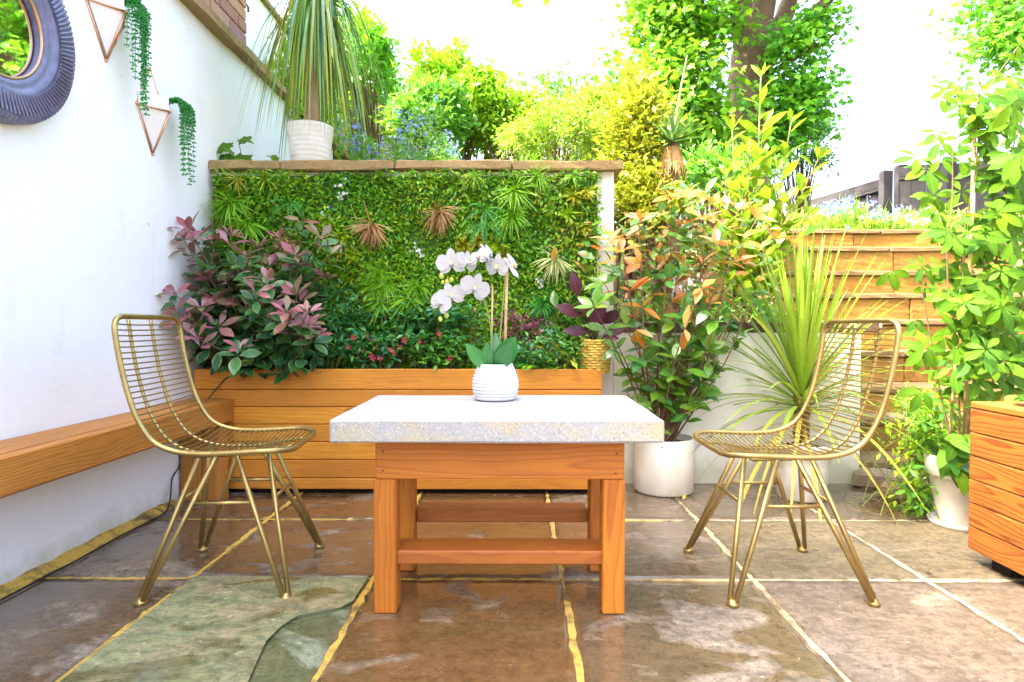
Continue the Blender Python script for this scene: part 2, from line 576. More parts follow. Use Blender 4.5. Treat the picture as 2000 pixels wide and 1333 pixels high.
def slab_mat(name, a, b_, c_, wet, wetcol, streak=0.5, edge=True):
    """riven sandstone: two tones, bedding streaks; the wet part is darker and shiny"""
    m, nt, b, out = new_mat(name)
    p = geopos(nt)
    rnd = nt.nodes.new('ShaderNodeObjectInfo').outputs['Random']
    comb = nt.nodes.new('ShaderNodeCombineXYZ')
    nt.links.new(math_(nt, 'MULTIPLY', rnd, 20.0), comb.inputs[0]); nt.links.new(math_(nt, 'MULTIPLY', rnd, 9.0), comb.inputs[1])
    va = nt.nodes.new('ShaderNodeVectorMath'); va.operation = 'ADD'
    nt.links.new(p, va.inputs[0]); nt.links.new(comb.outputs[0], va.inputs[1])
    v = va.outputs[0]
    rot = mapping(nt, v, (1, 3.2, 1), (0, 0, 0), (0, 0, .5))
    n1 = noise(nt, rot, 2.6, 7, .62, 1.2)
    n2 = noise(nt, v, 1.9, 5, .55, .8)
    n3 = noise(nt, v, 28, 4, .6)
    c = mixc(nt, ramp(nt, n1, [(.38, 0.0), (.62, 1.0)]), a, b_)
    c = mixc(nt, ramp(nt, n2, [(.46, 0.0), (.62, .8)]), c, c_)
    c = mixc(nt, ramp(nt, n3, [(.5, 0.0), (.75, .35)]), c, tuple(x * .55 for x in a))
    n4 = noise(nt, mapping(nt, v, (1, 1.6, 1), (0, 0, 0), (0, 0, -.3)), 8, 7, .7, .6)
    c = mixc(nt, ramp(nt, n4, [(.40, .55), (.52, 0.0)]), c, tuple(x * .55 for x in b_))
    c = mixc(nt, ramp(nt, n4, [(.55, 0.0), (.70, .55)]), c, tuple(min(1, x * 1.45) for x in c_))
    sp = noise(nt, v, 90, 2, .5)
    c = mixc(nt, ramp(nt, sp, [(.63, 0.0), (.68, .7)]), c, tuple(x * .35 for x in a))
    n5 = noise(nt, v, 34, 6, .8, .3)
    c = mixc(nt, ramp(nt, n5, [(.40, .75), (.50, 0.0)]), c, tuple(x * .5 for x in b_))
    c = mixc(nt, ramp(nt, n5, [(.53, 0.0), (.62, .5)]), c, tuple(min(1, x * 1.3) for x in c_))
    sp2 = noise(nt, v, 55, 2, .5)
    c = mixc(nt, ramp(nt, sp2, [(.66, 0.0), (.70, .6)]), c, tuple(min(1, x * 1.8) for x in c_))
    wn_ = math_(nt, 'ADD', noise(nt, mapping(nt, p, (1, 1.5, 1)), 3.1, 6, .60, .9), math_(nt, 'MULTIPLY', noise(nt, v, 13, 4, .6), .18))
    w = ramp(nt, wn_, [(max(0.0, .60 - wet - .03) if wet < 1 else 0, 0.0), (max(0.01, .60 - wet + .05), 1.0)]) if wet > -.2 else None
    if w is not None:
        w = math_(nt, 'MULTIPLY', w, 1.0)
        cw = mixc(nt, .72, c, wetcol, 'MULTIPLY')
        cw = mixc(nt, .45, cw, tuple(x * .22 for x in wetcol))
        c = mixc(nt, w, c, cw)
        rr = math_(nt, 'ADD', math_(nt, 'MULTIPLY', w, -.50), math_(nt, 'ADD', .60, math_(nt, 'MULTIPLY', n3, .16)))
        nt.links.new(rr, b.inputs['Roughness'])
        nt.links.new(math_(nt, 'MULTIPLY', w, .75), b.inputs['Coat Weight'])
        b.inputs['Coat Roughness'].default_value = .07
    else:
        b.inputs['Roughness'].default_value = .7
    nt.links.new(c, b.inputs['Base Color'])
    ln_ = ramp(nt, math_(nt, 'FRACT', math_(nt, 'MULTIPLY', n1, 9.0)), [(.0, .75), (.07, 0.0)])
    ln_ = math_(nt, 'MULTIPLY', ln_, ramp(nt, noise(nt, v, 4.0, 3), [(.46, 0.0), (.60, 1.0)]))
    c = mixc(nt, ln_, c, tuple(x * .3 for x in b_))
    nt.links.new(c, b.inputs['Base Color'])
    ter = math_(nt, 'MULTIPLY', math_(nt, 'FLOOR', math_(nt, 'MULTIPLY', n1, 9.0)), .11)
    h = math_(nt, 'ADD', math_(nt, 'ADD', math_(nt, 'MULTIPLY', n1, .6), ter), math_(nt, 'MULTIPLY', n3, .12))
    h = math_(nt, 'ADD', h, math_(nt, 'MULTIPLY', noise(nt, v, 9, 5, .65, .5), .30))
    bump(nt, h, .85, .011, b)
    return m


SL = {
 'wet':   slab_mat('wet_brown_sandstone', (.26, .17, .09), (.20, .13, .07), (.30, .225, .145), .13, (.62, .38, .15)),
 'dark':  slab_mat('dark_brown_sandstone', (.20, .145, .10), (.155, .12, .09), (.26, .205, .14), .10, (.55, .38, .20)),
 'green': slab_mat('green_sandstone', (.27, .285, .13), (.20, .22, .10), (.29, .22, .12), -.05, (.5, .5, .25)),
 'greenwet': slab_mat('wet_green_sandstone', (.20, .23, .12), (.15, .18, .09), (.28, .30, .22), .10, (.5, .52, .28)),
 'mid':   slab_mat('damp_grey_sandstone', (.23, .175, .125), (.17, .135, .10), (.29, .235, .165), .09, (.55, .40, .22)),
 'dry':   slab_mat('dry_buff_sandstone', (.225, .17, .112), (.185, .14, .09), (.215, .175, .13), -.14, (.55, .40, .22)),
 'dryg':  slab_mat('dry_olive_sandstone', (.215, .17, .09), (.175, .14, .075), (.205, .165, .11), -.15, (.55, .40, .22)),
}

# ------------------------------------------------------------------ ground, patio
g = MB()
g.add([(-400, -400, -.10), (400, -400, -.10), (400, 600, -.10), (-400, 600, -.10)], [(0, 1, 2, 3)])
tag(g.build('ground', M_ground, smooth=False), kind='structure')

XJ = [-1.62, -1.033, -.455, .148, .750, 1.297, 1.897, 2.497, 3.1]
YJ = [-2.2, -1.3, -.4, .5, 1.11, 1.928, 2.526, 3.13]
b_ = MB()
b_.box((XJ[0], YJ[0], -.09), (XJ[-1], YJ[-1], -.0032))
patio = tag(b_.build('patio', M_mortar, smooth=False), kind='structure')


def slab(x0, x1, y0, y1, mat, seed, gap=.0085):
    rs = random.Random(seed)
    n = 22 if y1 > 1.0 else 6
    def edge(k):                                     # a wandering, slightly chipped edge
        a, ph = rs.uniform(.001, .003), rs.uniform(0, 6)
        return lambda t: a * math.sin(ph + t * 7) + rs.uniform(-.0030, .0030) + (rs.uniform(-.006, .005) if rs.random() < .28 else 0)
    eL, eR, eB, eT = edge(0), edge(1), edge(2), edge(3)
    tilt = (rs.uniform(-.0015, .0015), rs.uniform(-.0015, .0015))
    vs, fs, top = [], [], {}
    L = [eL(j / n) for j in range(n + 1)]; Rr = [eR(j / n) for j in range(n + 1)]
    B = [eB(i / n) for i in range(n + 1)]; T = [eT(i / n) for i in range(n + 1)]
    for j in range(n + 1):
        for i in range(n + 1):
            u, v = i / n, j / n
            xa, xb = x0 + gap + L[j], x1 - gap + Rr[j]
            ya, yb = y0 + gap + B[i], y1 - gap + T[i]
            x, y = xa + (xb - xa) * u, ya + (yb - ya) * v
            ed = i in (0, n) or j in (0, n)
            z = .0 + tilt[0] * (u - .5) + tilt[1] * (v - .5) + (rs.uniform(-.0008, .0008) if not ed else -.0025)
            top[i, j] = len(vs); vs.append((x, y, z))
    for j in range(n):
        for i in range(n):
            fs.append((top[i, j], top[i + 1, j], top[i + 1, j + 1], top[i, j + 1]))
    ring = [top[i, 0] for i in range(n)] + [top[n, j] for j in range(n)] + [top[i, n] for i in range(n, 0, -1)] + [top[0, j] for j in range(n, 0, -1)]
    b0 = len(vs)
    for k in ring: vs.append((vs[k][0], vs[k][1], -.03))
    m_ = len(ring)
    for k in range(m_):
        k2 = (k + 1) % m_
        fs.append((ring[k2], ring[k], b0 + k, b0 + k2))
    return MB().add(vs, fs).build('paving_slab', SL[mat], patio)


KIND = {  # column, row -> look of the slab
 (0, 4): 'dark', (1, 4): 'greenwet', (2, 4): 'wet', (3, 4): 'mid', (4, 4): 'dry', (5, 4): 'dry', (6, 4): 'dry',
 (0, 5): 'dark', (1, 5): 'mid', (2, 5): 'wet', (3, 5): 'mid', (4, 5): 'dryg', (5, 5): 'dryg', (6, 5): 'dry',
 (0, 6): 'dark', (1, 6): 'wet', (2, 6): 'wet', (3, 6): 'mid', (4, 6): 'mid', (5, 6): 'dark', (6, 6): 'dry'}
for i in range(8):
    for j in range(7):
        y1 = YJ[j + 1]
        slab(XJ[i], XJ[i + 1], YJ[j], y1, KIND.get((i, j), ['dry', 'mid', 'wet', 'dryg'][(i * 3 + j) % 4]), 100 + i * 17 + j)

# the split layer lying proud on the green slab: a riven sheet with a wandering lower edge
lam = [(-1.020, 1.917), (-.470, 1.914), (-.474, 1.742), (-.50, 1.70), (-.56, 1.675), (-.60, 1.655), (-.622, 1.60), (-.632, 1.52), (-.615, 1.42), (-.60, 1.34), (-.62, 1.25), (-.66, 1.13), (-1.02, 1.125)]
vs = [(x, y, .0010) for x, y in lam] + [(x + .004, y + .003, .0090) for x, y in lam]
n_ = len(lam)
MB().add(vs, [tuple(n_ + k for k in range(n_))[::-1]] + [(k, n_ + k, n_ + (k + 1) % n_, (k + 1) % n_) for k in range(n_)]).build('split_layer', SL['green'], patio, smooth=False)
M_edge_shade = stone_mat('split_edge_shade', (.13, .14, .06), (.07, .08, .035), (.15, .19, .05), .5, 20)  # dark side faces: shade of the raised edge put into the colour
sl_ = [o for o in patio.children if o.name.startswith('split_layer')][0].data
sl_.materials.append(M_edge_shade)
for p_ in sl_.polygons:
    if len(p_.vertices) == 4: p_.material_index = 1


# mortar fillet along the foot of the left wall
vs, fs = [], []
rs = random.Random(5)
for k in range(90):
    y = -2.2 + k * .0555
    w, h = .035 + rs.uniform(-.006, .008), .022 + rs.uniform(-.006, .006)
    vs += [(-1.545, y, h), (-1.54 + w * .4, y, h * .8 + rs.uniform(-.003, .003)), (-1.54 + w, y, .002)]
for k in range(89):
    a = 3 * k
    fs += [(a, a + 1, a + 4, a + 3), (a + 1, a + 2, a + 5, a + 4)]
MB().add(vs, fs).build('mortar_fillet', M_mortar, patio)

# ------------------------------------------------------------------ upper garden terrain
def terrain_z(x, y):
    s = lambda t: max(0.0, min(1.0, t))
    base = 1.54 + .12 * max(0, y - 4.5)
    if y > 12: base = 1.54 + .12 * 7.5 + (y - 12) * .03
    if x > .36:
        low = .74 + .8 * s((y - 3.9) / 1.3)
        t = s((x - .36) / .10)
        z = base * (1 - t) + min(low, base) * t
        if x > 1.72 and y < 5.35: z = min(z, max(.02, (y - 3.3) * .72 - .15))
        return z
    return base
xs = sorted(set([-1.76, .34, .37, .40, .43, .46, .5, .66, 1.70, 1.74] + list(np.linspace(-1.7, 9, 40))))
ys = sorted(set([3.26, 5.32, 5.38] + list(np.linspace(3.3, 6, 16)) + list(np.linspace(6.5, 60, 22))))
vs = [(x, y, terrain_z(x, y)) for y in ys for x in xs]
nx = len(xs)
fs = [(j * nx + i, j * nx + i + 1, (j + 1) * nx + i + 1, (j + 1) * nx + i) for j in range(len(ys) - 1) for i in range(nx - 1)]
tag(MB().add(vs, fs).build('garden_soil', M_ground), kind='structure')

# ------------------------------------------------------------------ left boundary wall with its coping stones
lw = empty('boundary_wall', (-1.6, 1.2, 0), 'tall white rendered wall along the left of the patio, capped with brown stone', 'wall')
LW = Vector((-1.6, 1.2, 0))
vs, fs = [], []
ny, nz = 60, 22
for i in range(ny + 1):
    for j in range(nz + 1):
        y, z = -2.2 + 7.4 * i / ny, -.05 + 2.34 * j / nz
        vs.append((-1.54 + .006 * math.sin(y * 2.1 + z) * math.sin(z * 3.3 + y * .7) - LW.x, y - LW.y, z))
for i in range(ny):
    for j in range(nz):
        a = i * (nz + 1) + j
        fs.append((a, a + nz + 1, a + nz + 2, a + 1))
m_ = MB().add(vs, fs)
m_.box((-1.76 - LW.x, -2.2 - LW.y, -.05), (-1.556 - LW.x, 5.2 - LW.y, 2.285))
m_.build('rendered_face', M_wall, lw)
y = -2.2
k = 0
while y < 5.2:
    l = [.62, .55, .68, .60][k % 4]
    board('coping_stone', l - .006, .30, .052, (-1.635 - LW.x + .004 * math.sin(k * 5), y + l / 2 - LW.y, 2.317 + .003 * math.sin(k * 3)), M_coping, lw, rot=(.012 * math.sin(k), .006, R(90) + .006 * math.sin(k * 2)), bev=.006, rough=.004, seed=k % 4)
    y += l; k += 1

# ------------------------------------------------------------------ brick house side above the wall
def brick_mat():
    m, nt, b, out = new_mat('red_brick')
    rnd = nt.nodes.new('ShaderNodeObjectInfo').outputs['Random']
    gi = nt.nodes.new('ShaderNodeNewGeometry').outputs['Random Per Island']
    r = math_(nt, 'FRACT', math_(nt, 'ADD', rnd, gi))
    c = ramp(nt, r, [(0, (.40, .19, .12)), (.35, (.48, .25, .16)), (.6, (.34, .16, .13)), (.8, (.28, .15, .15)), (1, (.50, .29, .19))])
    c = mixc(nt, ramp(nt, noise(nt, objvec(nt), 40, 4, .7), [(.45, 0.0), (.7, .5)]), c, (.20, .10, .08))
    nt.links.new(c, b.inputs['Base Color']); b.inputs['Roughness'].default_value = .85
    bump(nt, noise(nt, geopos(nt), 90, 4, .6), .5, .006, b)
    return m
M_brick = brick_mat()
M_bmort = simple('pale_brick_mortar', (.58, .50, .42), .9, 0, 30, .25, .5, 90)
BY1, BZ0, BZ1, BX = 3.80, 2.345, 3.51, -1.655
bh = empty('brick_house', (BX - .3, 2.0, BZ0), 'red brick side of a house rising above the left wall', 'house')
B0 = Vector((BX - .3, 2.0, BZ0))
MB().box((-3.2 - B0.x, -2.2 - B0.y, 0), (BX - .008 - B0.x, BY1 - .004 - B0.y, BZ1 - BZ0)).build('wall', M_bmort, bh, smooth=False)
bl, bhh = .215, .065
bme = board_mesh(bl, .04, bhh, .003, M_brick)
bme2 = board_mesh(.1025, .04, bhh, .003, M_brick)
far_b = MB()
cnt = 0
for rrow in range(15):
    z = BZ0 + .012 + rrow * .077 + bhh / 2
    y = BY1 - (0 if rrow % 2 == 0 else 0)
    first = True
    while y > -2.0:
        l = .1025 if (first and rrow % 2) else bl
        first = False
        yc = y - l / 2
        p = Vector((BX - .018 + .002 * math.sin(cnt * 7.7), yc, z)) - B0
        if yc > 2.45 and rrow < 14 and cnt < 300:
            link('brick', bme if l > .2 else bme2, bh, loc=p, rot=(0, 0, R(90) + .004 * math.sin(cnt)))
            cnt += 1
        else:
            far_b.box((p.x - .02, p.y - l / 2, p.z - bhh / 2), (p.x + .02, p.y + l / 2, p.z + bhh / 2))
        y -= l + .0105
far_b.build('brickwork', M_brick, bh, smooth=False, kind='stuff')
MB().box((-3.2 - B0.x, .90 - B0.y, BZ1 - BZ0 + .003), (BX - B0.x, BY1 - B0.y, 4.42 - BZ0)).build('unseen_gable_wall', M_brick, bh, smooth=False)  # unseen gable and parapet, shaped to shade the patio and leave a sun gap
MB().box((BX - .75 - B0.x, -1.6 - B0.y, BZ1 - BZ0 + .003), (BX - B0.x, .62 - B0.y, 4.75 - BZ0)).build('sun_block_stack', M_brick, bh, smooth=False)  # invented stack out of view, bounding the near side of the sun gap
rk = MB().box((-.30, -.30, -.01), (.30, .30, .42)).build('sun_cap_slab', M_coping, bh, smooth=False)  # added tilted slab, unseen, keeping sun off the upper planter boards
rk.location = (BX - .32 - B0.x, .76 - B0.y, 4.42 - BZ0); rk.rotation_euler = (R(-38), 0, 0)
MB().box((BX - .80 - B0.x, .895 - B0.y, 4.424 - BZ0), (BX + .03 - B0.x, BY1 + .02 - B0.y, 4.47 - BZ0)).build('parapet', M_coping, bh, smooth=False)

# white rendered wall beyond the brick, with a thin brown capping and a drain hook
nw = empty('neighbour_wall', (-1.85, 4.5, 1.5), 'white rendered wall beyond the brick house, behind the hanging palm leaves', 'wall')
W0 = Vector((-1.85, 4.5, 1.5))
m_ = MB().box((-1.95 - W0.x, BY1 + .03 - W0.y, -.6), (-1.745 - W0.x, 5.35 - W0.y, 3.02 - 1.5))
m_.build('rendered_face', M_wall, nw, smooth=False)
for k in range(3):
    board('capping_stone', .50, .26, .04, (-1.845 - W0.x, BY1 + .28 + k * .505 - W0.y, 3.043 - 1.5), M_coping, nw, rot=(0, 0, R(90)), bev=.005, rough=.003, seed=2)
p0 = at(495, 8, 3.95) - W0
MB().tube([(-1.745 - W0.x, p0.y, p0.z), (-1.72 - W0.x, p0.y, p0.z), (-1.705 - W0.x, p0.y, p0.z - .02), (-1.705 - W0.x, p0.y, p0.z - .05)], .006, 6).build('drain_hook', simple('black_iron', (.03, .03, .04), .5), nw)

fw = empty('far_garden_wall', (-1.85, 8, 2), 'beige rendered wall running away behind the blue flowers on the left', 'wall')
Z0 = Vector((-1.85, 8, 2))
prof = [(5.36, 3.0), (6.5, 3.32), (8.0, 3.70), (9.6, 4.0), (12, 4.3)]
vs, fs = [], []
for (y, zt) in prof:
    vs += [(-1.75 - Z0.x, y - Z0.y, 1.2 - Z0.z), (-1.75 - Z0.x, y - Z0.y, zt - Z0.z), (-1.95 - Z0.x, y - Z0.y, zt - Z0.z), (-1.95 - Z0.x, y - Z0.y, 1.2 - Z0.z)]
for k in range(len(prof) - 1):
    a = 4 * k
    for q in range(3): fs.append((a + q, a + 4 + q, a + 5 + q, a + 1 + q))
fs += [(0, 1, 2, 3), (len(vs) - 1, len(vs) - 2, len(vs) - 3, len(vs) - 4)]
MB().add(vs, fs).build('rendered_face', M_far, fw, smooth=False)
vs, fs = [], []
for (y, zt) in prof:
    vs += [(-1.72 - Z0.x, y - Z0.y, zt - Z0.z + .003), (-1.72 - Z0.x, y - Z0.y, zt + .06 - Z0.z), (-1.98 - Z0.x, y - Z0.y, zt + .06 - Z0.z), (-1.98 - Z0.x, y - Z0.y, zt + .003 - Z0.z)]
for k in range(len(prof) - 1):
    a = 4 * k
    for q in range(4): fs.append((a + q, a + 4 + q, a + 4 + (q + 1) % 4, a + (q + 1) % 4))
fs += [(0, 1, 2, 3)]
MB().add(vs, fs).build('capping', M_coping, fw, smooth=False)

# ------------------------------------------------------------------ rear retaining walls
rw = empty('retaining_wall', (-.5, 3.2, 0), 'white retaining wall behind the leafy panel, topped with brown coping stones', 'wall')
W1 = Vector((-.5, 3.2, 0))
MB().box((-1.535 - W1.x, 3.115 - W1.y, -.05), (.492 - W1.x, 3.28 - W1.y, 1.575)).build('rendered_face', M_wall2, rw, smooth=False)
edges_px = [413, 547, 770, 1000, 1220]
for k in range(4):
    xa, xb = at(edges_px[k], 330, 3.06).x, at(edges_px[k + 1], 330, 3.06).x
    if k == 0: xa = -1.535
    board('coping_stone', xb - xa - .006, .28, .046, ((xa + xb) / 2 - W1.x, 3.20 - W1.y + [.004, -.003, .006, 0][k], 1.600 + [.002, .0, .003, -.002][k]), M_coping, rw, rot=(.01, .003 * (-1) ** k, .006 * (-1) ** k), bev=.006, rough=.004, seed=k)

lw2 = empty('low_wall', (1.1, 3.2, 0), 'low cream rendered wall with a brick edge behind the potted shrub and cordyline', 'wall')
W2 = Vector((1.1, 3.2, 0))
m_ = MB().box((.495 - W2.x, 3.118 - W2.y, -.05), (1.745 - W2.x, 3.30 - W2.y, .765))
m_.build('rendered_face', M_wall2, lw2, smooth=False)
MB().box((1.62 - W2.x, 3.302 - W2.y, -.05), (1.745 - W2.x, 5.30 - W2.y, .765)).build('side_return', M_wall2, lw2, smooth=False)
x, k = .505, 0
while x < 1.72:
    board('coping_brick', .215, .19, .05, (x + .1075 - W2.x, 3.208 - W2.y, .7935 + .002 * math.sin(k * 4)), M_brickb, lw2, rot=(0, 0, .01 * math.sin(k * 3)), bev=.004, rough=.002, seed=k % 3)
    x += .2255; k += 1

# ------------------------------------------------------------------ stone steps on the right
st = empty('garden_steps', (2.7, 3.3, 0), 'mossy yellow stone steps climbing to the upper garden on the right', 'steps')
S0 = Vector((2.7, 3.3, 0))
zs = [.108, .289, .443, .640, .840, 1.030, 1.215, 1.425, 1.600]
for k, z in enumerate(zs):
    Y = 3.14 + .25 * k
    zp = 0 if k == 0 else zs[k - 1]
    x0, x1 = 1.75 if k < 5 else 1.62, 3.9
    x = x0; q = 0
    while x < x1 - .05:
        l = min([.62, .78, .55, .70][(q + k) % 4], x1 - x)
        board('tread', l - .008, .31, .036, (x + l / 2 - S0.x, Y + .135 - S0.y + .004 * math.sin(q * 9 + k), z - .018 + .002 * math.sin(q * 5 + k)), M_tread, st, rot=(.01 * math.sin(q + k), 0, .008 * math.sin(k * 3 + q)), bev=.006, rough=.0035, seed=q + 3)
        x += l; q += 1
    x = x0; q = 0
    hh = z - .038 - zp
    while x < x1 - .05:
        l = min([.70, .52, .66][(q + 2 * k) % 3], x1 - x)
        board('riser', l - .006, .10, hh - .004, (x + l / 2 - S0.x, Y + .046 - S0.y + .004 * math.sin(q * 3 + k), zp + hh / 2), M_step, st, bev=.005, rough=.0025, seed=q + 11)
        x += l; q += 1
    MB().box((x0 - S0.x, Y + .13 - S0.y, -.05), (x1 - S0.x, Y + .38 - S0.y, zp + hh - .003)).build('core', M_edge, st, smooth=False)

# loose edging stones at the foot of the steps
M_b = M_edge
e1 = empty('edging_stone', (1.86, 3.0, 0), 'flat brown stone lying at the foot of the garden steps', 'stone')
board('stone', .34, .20, .075, (0, 0, .0395), M_edge, e1, rot=(0, 0, -.85), bev=.010, rough=.006, seed=2)
e2 = empty('loose_brick', (1.78, 2.83, 0), 'small reddish loose brick on the paving beside fallen leaves', 'brick')
board('brick_body', .17, .09, .06, (0, 0, .0325), simple('pinkish_brick', (.36, .20, .16), .85, 0, 30, .4, .5, 60), e2, rot=(0, 0, -.8), bev=.008, rough=.004, seed=4)
# ------------------------------------------------------------------ timber things
M_larch = wood('larch_planter', (.80, .34, .024), (.52, .145, .009), .015, .55, .5, True, .6, (.46, .15, .015))
M_table = wood('stained_pine', (.74, .265, .020), (.40, .09, .006), .014, .8, .42, True, .6, (.46, .13, .014))
M_rail = wood('dark_stained_pine', (.52, .16, .020), (.32, .08, .010), .011, .6, .42, True, .25, (.20, .05, .02))
M_bench = wood('oiled_bench', (.56, .23, .035), (.34, .11, .012), .010, .7, .5, False, .2, (.35, .12, .03))
M_bold = wood('bold_grain_fir', (.50, .19, .025), (.22, .05, .006), .0135, .95, .5, False, .25, (.40, .13, .03), .05, .07)
M_screw = simple('screw_head', (.30, .16, .07), .5, .6)
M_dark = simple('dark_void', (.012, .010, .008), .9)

# raised bed planter at the back
pl = empty('raised_planter', (-.56, 2.92, 0), 'long larch planter of horizontal boards in front of the leafy wall', 'planter')
P0 = Vector((-.56, 2.92, 0))
seams = [721, 761.6, 795.5, 829.6, 864, 899, 935, 957]
PY = 2.90
for k in range(7):
    zt, zb = at(1000, seams[k], PY).z, at(1000, seams[k + 1], PY).z
    x0, x1 = -1.53, at(1176, 800, PY).x
    board('plank', x1 - x0, .032, zt - zb - .003, ((x0 + x1) / 2 - P0.x, PY + .016 - P0.y + .0015 * math.sin(k * 3), (zt + zb) / 2), M_larch, pl, bev=.003)
    board('end_plank', .185, .030, zt - zb - .003, (x1 - .016 - P0.x, PY + .034 + .0925 - P0.y, (zt + zb) / 2), M_larch, pl, rot=(0, 0, R(90)), bev=.003)
    if k < 7:
        for sx in (-1.47, -.9, -.35, .36):
            pass
PZ = at(1000, 721, PY).z
MB().box((-1.52 - P0.x, PY + .04 - P0.y, .012), (.38 - P0.x, 3.11 - P0.y, PZ - .05)).build('soil', M_soil, pl, smooth=False)
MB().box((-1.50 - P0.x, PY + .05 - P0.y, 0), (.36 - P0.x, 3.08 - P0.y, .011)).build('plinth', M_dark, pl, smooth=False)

# wall bench on the left
be = empty('wall_bench', (-1.44, 1.5, 0), 'thick wooden bench beam fixed along the white left wall', 'bench')
E0 = Vector((-1.44, 1.5, 0))
bl_ = 2.885 - (-1.6)
board('seat_board', bl_, .158, .034, (-1.459 - E0.x, (2.885 - 1.6) / 2 - E0.y, .442), M_bench, be, rot=(0, 0, R(90)), bev=.003)
board('front_board', bl_, .040, .104, (-1.357 - E0.x, (2.885 - 1.6) / 2 - E0.y, .405), M_bench, be, rot=(0, 0, R(90)), bev=.004)
board('support_batten', bl_ - .1, .05, .03, (-1.51 - E0.x, (2.885 - 1.6) / 2 - E0.y, .409), M_rail, be, rot=(0, 0, R(90)))
board('under_batten', bl_ - .1, .03, .022, (-1.395 - E0.x, (2.885 - 1.6) / 2 - E0.y, .348), M_rail, be, rot=(0, 0, R(90)))
for k, yy in enumerate((2.80, .4)):
    for q in range(2):
        board('leg', .334, .098, .05, (-1.483 + q * .101 - E0.x, yy - E0.y, .1685), M_bench, be, rot=(0, R(90), R(90)), bev=.003)

# right planter box with bold grain
rp = empty('planter_box', (1.885, 1.55, 0), 'square wooden planter box with bold dark grain at the right edge', 'planter', rz=R(-2))
zt, zb = .522, .045
ph = (zt - zb) / 6
for k in range(6):
    z = zb + ph * (k + .5)
    board('plank', 1.06, .032, ph - .003, (-.352, -.01, z), M_bold, rp, rot=(0, 0, R(90)), bev=.003)
    board('plank', .68, .032, ph - .003, (.004, .503, z), M_bold, rp, bev=.003)
    board('plank', .68, .032, ph - .003, (.004, -.523, z), M_bold, rp, bev=.003)
    board('plank', 1.06, .032, ph - .003, (.362, -.01, z), M_bold, rp, rot=(0, 0, R(90)), bev=.003)
for (x, y, l, rz) in ((-.335, -.01, 1.06, R(90)), (.345, -.01, 1.06, R(90)), (.005, .486, .60, 0), (.005, -.506, .60, 0)):
    board('top_rail', l, .066, .022, (x, y, zt + .0125), M_bench, rp, rot=(0, 0, rz), bev=.004)
MB().box((-.33, -.50, .06), (.34, .48, .44)).build('soil', M_soil, rp, smooth=False)
for (x, y) in ((-.29, .42), (.3, .42), (-.29, -.46), (.3, -.46)):
    MB().box((x - .04, y - .04, 0), (x + .04, y + .04, .058)).build('foot', M_dark, rp, smooth=False)

# ------------------------------------------------------------------ granite topped table
def granite():
    m, nt, b, out = new_mat('white_granite')
    v = objvec(nt)
    vo = nt.nodes.new('ShaderNodeTexVoronoi'); vo.inputs['Scale'].default_value = 300
    nt.links.new(v, vo.inputs['Vector'])
    sep = nt.nodes.new('ShaderNodeSeparateColor'); nt.links.new(vo.outputs['Color'], sep.inputs[0])
    c = ramp(nt, sep.outputs[0], [(0, (.42, .42, .425)), (.5, (.375, .375, .375)), (.80, (.62, .55, .46)), (.93, (.34, .31, .29)), (.985, (.16, .15, .15))], 'CONSTANT')
    c = mixc(nt, ramp(nt, noise(nt, v, 45, 5, .7), [(.4, 0.0), (.7, .55)]), c, (.35, .355, .365))
    ge = nt.nodes.new('ShaderNodeNewGeometry')
    sn = nt.nodes.new('ShaderNodeSeparateXYZ'); nt.links.new(ge.outputs['Normal'], sn.inputs[0])
    side = math_(nt, 'LESS_THAN', math_(nt, 'ABSOLUTE', sn.outputs[2]), .5)
    li = math_(nt, 'MULTIPLY', ramp(nt, noise(nt, mapping(nt, v, (3, 3, 6)), 2.2, 6, .7), [(.45, 0.0), (.66, .75)]), side)
    c = mixc(nt, math_(nt, 'MULTIPLY', li, .75), c, (.52, .42, .12))
    nt.links.new(c, b.inputs['Base Color'])
    b.inputs['Roughness'].default_value = .6
    bump(nt, math_(nt, 'ADD', noise(nt, v, 120, 4, .7), noise(nt, v, 25, 4, .6)), .5, .004, b)
    return m
M_granite = granite()
ta = empty('table', (-.042, 1.87, 0), 'low wooden table with a thick white granite top', 'table')
T0 = Vector((-.042, 1.87, 0))
ysF, ysB = 1.59, 2.148
zt = at(1000, 820, ysF).z
th = zt - at(1000, 866, ysF).z
x0, x1 = at(643, 820, ysF).x, at(1298, 820, ysF).x
board('stone_top', x1 - x0, ysB - ysF, th, ((x0 + x1) / 2 - T0.x, (ysF + ysB) / 2 - T0.y, zt - th / 2), M_granite, ta, bev=.005, rough=.0012, seed=1)
LF, LB = 1.683, 2.055
ax0, ax1 = at(733, 900, LF).x, at(1220, 900, LF).x
az1 = zt - th - .001
az0 = at(1000, 937, LF).z
board('apron', ax1 - ax0, .034, az1 - az0, ((ax0 + ax1) / 2 - T0.x, LF + .017 - T0.y, (az0 + az1) / 2), M_table, ta)
board('apron', ax1 - ax0, .034, az1 - az0, ((ax0 + ax1) / 2 - T0.x, LB + .017 - T0.y, (az0 + az1) / 2), M_table, ta)
for x in (ax0 + .017, ax1 - .017):
    board('apron', LB - LF - .036, .034, az1 - az0, (x - T0.x, (LF + LB) / 2 + .017 - T0.y, (az0 + az1) / 2), M_table, ta, rot=(0, 0, R(90)))
lgw, lgd = .062, .070
lx0, lx1 = at(735, 1000, LF + .036).x + lgw / 2, at(1217, 1000, LF + .036).x - lgw / 2
for ly in (LF + .002 + lgd / 2, LB - .004 - lgd / 2):
    for lx in (lx0, lx1):
        top = az0 - .001
        board('leg', top, lgw, lgd, (lx - T0.x, ly - T0.y, top / 2), M_table, ta, rot=(R(90), R(90), 0), bev=.004)
zs_t = at(1000, 1082, LF + .075).z
